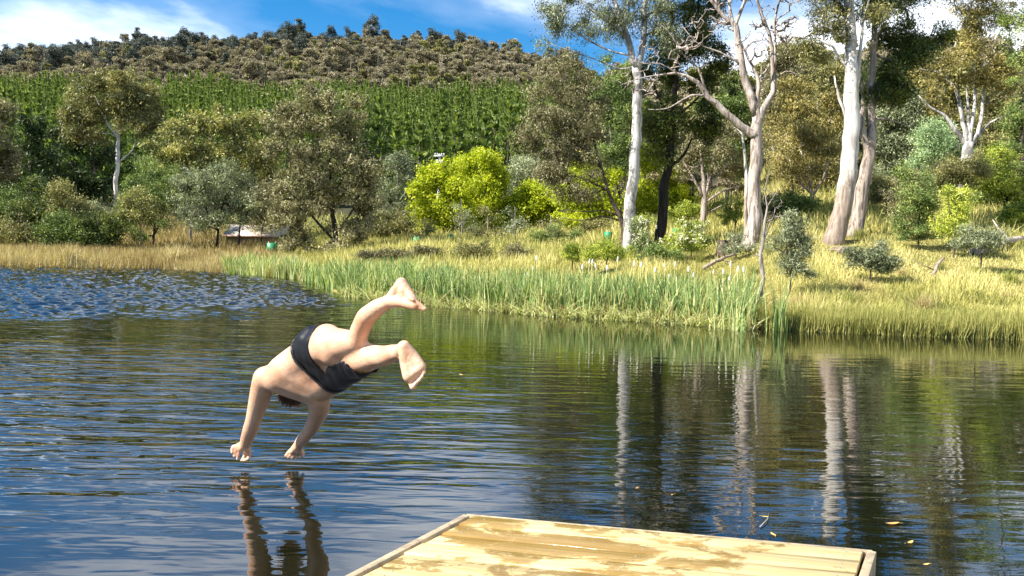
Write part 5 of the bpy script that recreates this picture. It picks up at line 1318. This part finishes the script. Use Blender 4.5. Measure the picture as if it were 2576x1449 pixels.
B.chain([(heel, .036), (Z(1412, 690, 4.47), .033), (Z(1432, 785, 4.45), .033)])
B.chain([(heel, .036), (Z(1470, 640, 4.47), .032), (Z(1528, 715, 4.45), .027)])
B.chain([(anR, .038), (Z(1450, 690, 4.52), .034), (Z(1480, 760, 4.47), .026)])
B.cap(Z(1440, 640, 4.475), .036, Z(1475, 750, 4.46), .032)
B.cap(Z(1432, 785, 4.45), .031, Z(1528, 720, 4.45), .025)
for (x0, y0, x1, y1, r) in [(1440, 815, 1462, 862, .0175), (1462, 785, 1487, 836, .0125), (1486, 766, 1511, 813, .0118), (1508, 744, 1532, 787, .0112), (1524, 722, 1548, 758, .0108)]:
    B.chain([(Z(x0, y0, 4.45), r), (Z((x0 + x1) / 2, (y0 + y1) / 2, 4.455), r * .85), (Z(x1, y1, 4.435), r)], 10)
# left hand: spread bent fingers
B.chain([(wrL, .036), (Z(238, 1296, 6.0), .030)]); B.cap(Z(205, 1286, 6.01), .020, Z(272, 1318, 6.0), .026)
B.cap(wrL, .034, Z(205, 1284, 6.01), .019); B.cap(wrL, .034, Z(285, 1325, 6.0), .024)
for pts, r in [([(196, 1280), (178, 1284), (169, 1308), (170, 1332)], .0125), ([(210, 1292), (198, 1304), (192, 1332), (186, 1357)], .0125), ([(230, 1306), (222, 1326), (214, 1354), (208, 1378)], .013),
               ([(262, 1318), (262, 1346), (250, 1372), (240, 1386)], .0135), ([(285, 1322), (300, 1345), (288, 1374), (262, 1388)], .0145)]:
    B.chain([(Z(x, y, 6.02 - .012 * i), r * (1 - .06 * i)) for i, (x, y) in enumerate(pts)], 10)
# right hand: fingers together, pointing at the water
B.chain([(wrR, .036), (Z(610, 1315, 6.04), .030)]); B.cap(wrR, .035, Z(645, 1322, 6.03), .028)
for pts, r in [([(596, 1305), (572, 1330), (556, 1352)], .014), ([(612, 1322), (590, 1346), (575, 1364)], .014), ([(630, 1330), (615, 1352), (602, 1369)], .014), ([(648, 1332), (640, 1354), (632, 1370)], .0135), ([(662, 1300), (680, 1332), (676, 1360)], .015)]:
    B.chain([(Z(x, y, 6.05 + .004 * i), r * (1 - .05 * i)) for i, (x, y) in enumerate(pts)], 10)

tmp = bpy.data.objects.new('tmp_body', B.mb.mesh('tmp_body')); COL.objects.link(tmp)
rm = tmp.modifiers.new('r', 'REMESH'); rm.mode = 'VOXEL'; rm.voxel_size = .0072; rm.use_smooth_shade = True
sm = tmp.modifiers.new('s', 'SMOOTH'); sm.factor = .5; sm.iterations = 5
bpy.context.view_layer.update()
dg = bpy.context.evaluated_depsgraph_get()
bm_ = bpy.data.meshes.new_from_object(tmp.evaluated_get(dg))
bpy.data.objects.remove(tmp)
nv = len(bm_.vertices); co = np.zeros(nv * 3, np.float32); bm_.vertices.foreach_get('co', co); co = co.reshape(-1, 3).astype(float)
no = np.zeros(nv * 3, np.float32); bm_.vertices.foreach_get('normal', no); no = no.reshape(-1, 3).astype(float)
nf = len(bm_.polygons)
ed = np.zeros(len(bm_.edges) * 2, np.int32); bm_.edges.foreach_get('vertices', ed); ed = ed.reshape(-1, 2)
def relax(c, it, w):
    deg = np.bincount(ed.ravel(), minlength=nv)[:, None]
    for _ in range(it):
        a = np.zeros_like(c)
        for ax in range(3):
            a[:, ax] = np.bincount(ed[:, 0], c[ed[:, 1], ax], nv) + np.bincount(ed[:, 1], c[ed[:, 0], ax], nv)
        c = c + (a / deg - c) * w[:, None]
    return c
# extra smoothing on trunk and thick limbs only (hands and feet keep their shape)
ext = np.array([Z(245, 1330, 6.0), Z(610, 1320, 6.03), Z(1430, 240, 4.57), Z(1460, 700, 4.46)])
dist = np.min(np.linalg.norm(co[:, None] - ext[None], axis=2), 1)
co = relax(co, 45, np.clip((dist - .17) / .15, 0, 1) * .5)
bm_.vertices.foreach_set('co', co.astype(np.float32).ravel()); bm_.update()
# back: groove of the spine, shoulder blades, ribs and muscle ripples
bm_.vertices.foreach_get('normal', (nb32 := np.zeros(nv * 3, np.float32))); nb = nb32.reshape(-1, 3).astype(float)
mid = [(a + b) / 2 for a, b, _ in bars]; lat = bars[3][1] - bars[3][0]; lat /= np.linalg.norm(lat)
sp_d = np.min([segdist(co, a, b)[0] for a, b in zip(mid[:-1], mid[1:])], 0)
ax_ = mid[-1] - mid[0]; axl = np.linalg.norm(ax_); ax_ /= axl
rel = co - mid[0]; al = rel @ ax_; la = (rel - al[:, None] * ax_) @ lat
dors = np.cross(ax_, lat); dors = dors if dors[2] > 0 else -dors
bk = np.clip(nb @ dors * 1.6 - .2, 0, 1) * (np.abs(la) < .24) * (al > -.1) * (al < axl + .1)
dsp = -.009 * np.exp(-(la / .022) ** 2)
for sgn in (-1, 1):
    dsp = dsp + .011 * np.exp(-((la - sgn * .105) / .05) ** 2 - ((al - axl * .85) / .07) ** 2) - .006 * np.exp(-((la - sgn * .06) / .018) ** 2 - ((al - axl * .85) / .09) ** 2)
dsp = dsp + .0025 * np.sin(al * 95 + np.abs(la) * 40) * np.exp(-((np.abs(la) - .15) / .06) ** 2) * (al > axl * .35)
co = co + nb * (dsp * bk)[:, None]
bm_.vertices.foreach_set('co', co.astype(np.float32).ravel()); bm_.update()
bm_.vertices.foreach_get('normal', (no32 := np.zeros(nv * 3, np.float32))); no = no32.reshape(-1, 3).astype(float)

def skin_mat():
    m, nt, o = new_mat('skin')
    tcn = nd(nt, 'ShaderNodeNewGeometry')
    n1 = noise(nt, tcn.outputs['Position'], 7, 4, .6); n2 = noise(nt, tcn.outputs['Position'], 55, 4, .65); n3 = noise(nt, tcn.outputs['Position'], 160, 3, .6)
    c = ramp(nt, n1, [(.32, (.56, .30, .18)), (.5, (.64, .39, .255)), (.68, (.70, .46, .32))])
    c = mixrgb(nt, math_n(nt, 'MULTIPLY', ramp(nt, n2, [(.48, (0, 0, 0)), (.72, (1, 1, 1))]), .5), c, (.50, .22, .14))
    hx = noise(nt, tcn.outputs['Position'], 1.0, 3, .6, (260, 260, 60), .8)
    c = mixrgb(nt, math_n(nt, 'MULTIPLY', ramp(nt, hx, [(.6, (0, 0, 0)), (.68, (1, 1, 1))]), .4), c, (.22, .12, .08))
    b = nd(nt, 'ShaderNodeBsdfPrincipled'); nt.links.new(c, b.inputs['Base Color'])
    b.inputs['Roughness'].default_value = .34; b.inputs['Specular IOR Level'].default_value = .5
    b.inputs['Subsurface Weight'].default_value = .02; b.inputs['Subsurface Radius'].default_value = (1, .35, .2); b.inputs['Subsurface Scale'].default_value = .012
    bp = nd(nt, 'ShaderNodeBump'); bp.inputs['Distance'].default_value = .003; nt.links.new(math_n(nt, 'ADD', n3, n2), bp.inputs['Height']); nt.links.new(bp.outputs[0], b.inputs['Normal'])
    nt.links.new(b.outputs[0], o.inputs[0])
    return m
per = empty('person', (hipL + hipR) / 2, 'person in black swim shorts diving off the jetty, hands about to touch the water', 'person')
ploc = np.array(per.location)
bm_.transform(Matrix.Translation(Vector(-ploc))); bm_.name = 'body'
bm_.materials.clear(); bm_.materials.append(skin_mat())
bm_.polygons.foreach_set('use_smooth', np.ones(nf, bool))
bo = bpy.data.objects.new('body', bm_); COL.objects.link(bo); bo.parent = per

# shorts: the body's own surface, pushed outwards, cut at the waist and at both hems
spine = (Z(655, 790, 5.48) - Z(890, 620, 5.22)); spine /= np.linalg.norm(spine)
W0 = Z(772, 668, 5.36)
dl, tl = segdist(co, hipL, knL); dl2, _ = segdist(co, knL, anL); dr_, tr_ = segdist(co, hipR, knR); dr2, _ = segdist(co, knR, anR)
isL = np.minimum(dl, dl2) < np.minimum(dr_, dr2)
thL = (knL - hipL) / np.linalg.norm(knL - hipL); thR = (knR - hipR) / np.linalg.norm(knR - hipR)
HL = Z(795, 560, 5.14); HR = Z(1095, 655, 4.97)
hn = thL * .9 + np.array([.25, 0, -.1]); hn /= np.linalg.norm(hn)
f_w = (co - W0) @ spine                       # >0 above waist
f_l = np.where(isL, (co - HL) @ hn, -1.0)
hr_n = thR * .75 + np.array([0, 0, .62]); hr_n /= np.linalg.norm(hr_n)
f_r = np.where(~isL, (co - HR) @ hr_n, -1.0)
keep = (f_w < 0) & (f_l < 0) & (f_r < 0)
# only the region near the pelvis (not the arms or the head)
keep &= np.linalg.norm(co - (hipL + hipR) / 2, axis=1) < .62
tri = np.zeros(len(bm_.loops), np.int32); bm_.loops.foreach_get('vertex_index', tri)
polys = tri.reshape(-1, 4) if len(tri) == nf * 4 else None
if polys is None:
    st_ = np.zeros(nf, np.int32); bm_.polygons.foreach_get('loop_start', st_); ltot = np.diff(np.append(st_, len(tri))); polys = np.array([tri[s:s + 4] if l == 4 else np.append(tri[s:s + 3], tri[s + 2]) for s, l in zip(st_, ltot)])
fk = keep[polys].all(1); fsel = polys[fk]
used, inv = np.unique(fsel, return_inverse=True); inv = inv.reshape(-1, 4)
edge_r = np.clip((f_r[used] + .16) / .16, 0, 1) * (~isL[used])
wr = np.sin(co[used] @ np.array([40., 25, 60])) * .0022 + np.sin(co[used] @ np.array([-75., 30, 20]) + 1) * .0015
off = .007 + .010 * edge_r + wr * (1 + edge_r * 2.5)
sv = co[used] + no[used] * off[:, None] - ploc
sb = MB(); sb.add(sv, inv)
M_SHORTS = plain_mat('swim_shorts_black', (.004, .0045, .007), .5, .25, .3, 30)
so = sb.build('swim_shorts', M_SHORTS, per, smooth=True)
m1 = so.modifiers.new('thick', 'SOLIDIFY'); m1.thickness = .004; m1.offset = -1
m2 = so.modifiers.new('sm', 'SMOOTH'); m2.factor = .4; m2.iterations = 2
# waistband: a band round the cut at the waist
wsel = keep & (f_w > -.035)
wf = polys[wsel[polys].all(1)]
used2, inv2 = np.unique(wf, return_inverse=True); inv2 = inv2.reshape(-1, 4)
wb2 = MB(); wb2.add(co[used2] + no[used2] * .0135 - ploc, inv2)
wo = wb2.build('waistband', plain_mat('waistband_black', (.012, .013, .018), .35, .5, .2, 60), so, smooth=True)
m3 = wo.modifiers.new('thick', 'SOLIDIFY'); m3.thickness = .004
# hair: cap over the back of the head
hb = MB(); rh = np.random.default_rng(8); n = 1500
g = rh.normal(size=(n, 3)); g /= np.linalg.norm(g, axis=1)[:, None]
g = g[(g @ fwdh < .25)]
p0 = hd - ploc + g * .092; tg_ = g * .35 + np.array([.15, .2, -.6]) + rh.normal(0, .35, g.shape); tg_ /= np.linalg.norm(tg_, axis=1)[:, None]
hb.segs(p0, p0 + tg_ * rh.uniform(.025, .05, len(g))[:, None], np.full(len(g), .0035), np.full(len(g), .0012), 4)
ub = Body(); ub.cap(hd - ploc - fwdh * .02, .093, hd - ploc + np.array([0, .005, .0]), .094); hb.add(np.vstack(ub.mb.v), np.vstack(ub.mb.q), np.vstack(ub.mb.t))
tag(hb.build('hair', plain_mat('hair_brown', (.085, .04, .022), .5, .4, .4, 60), per), kind='stuff')
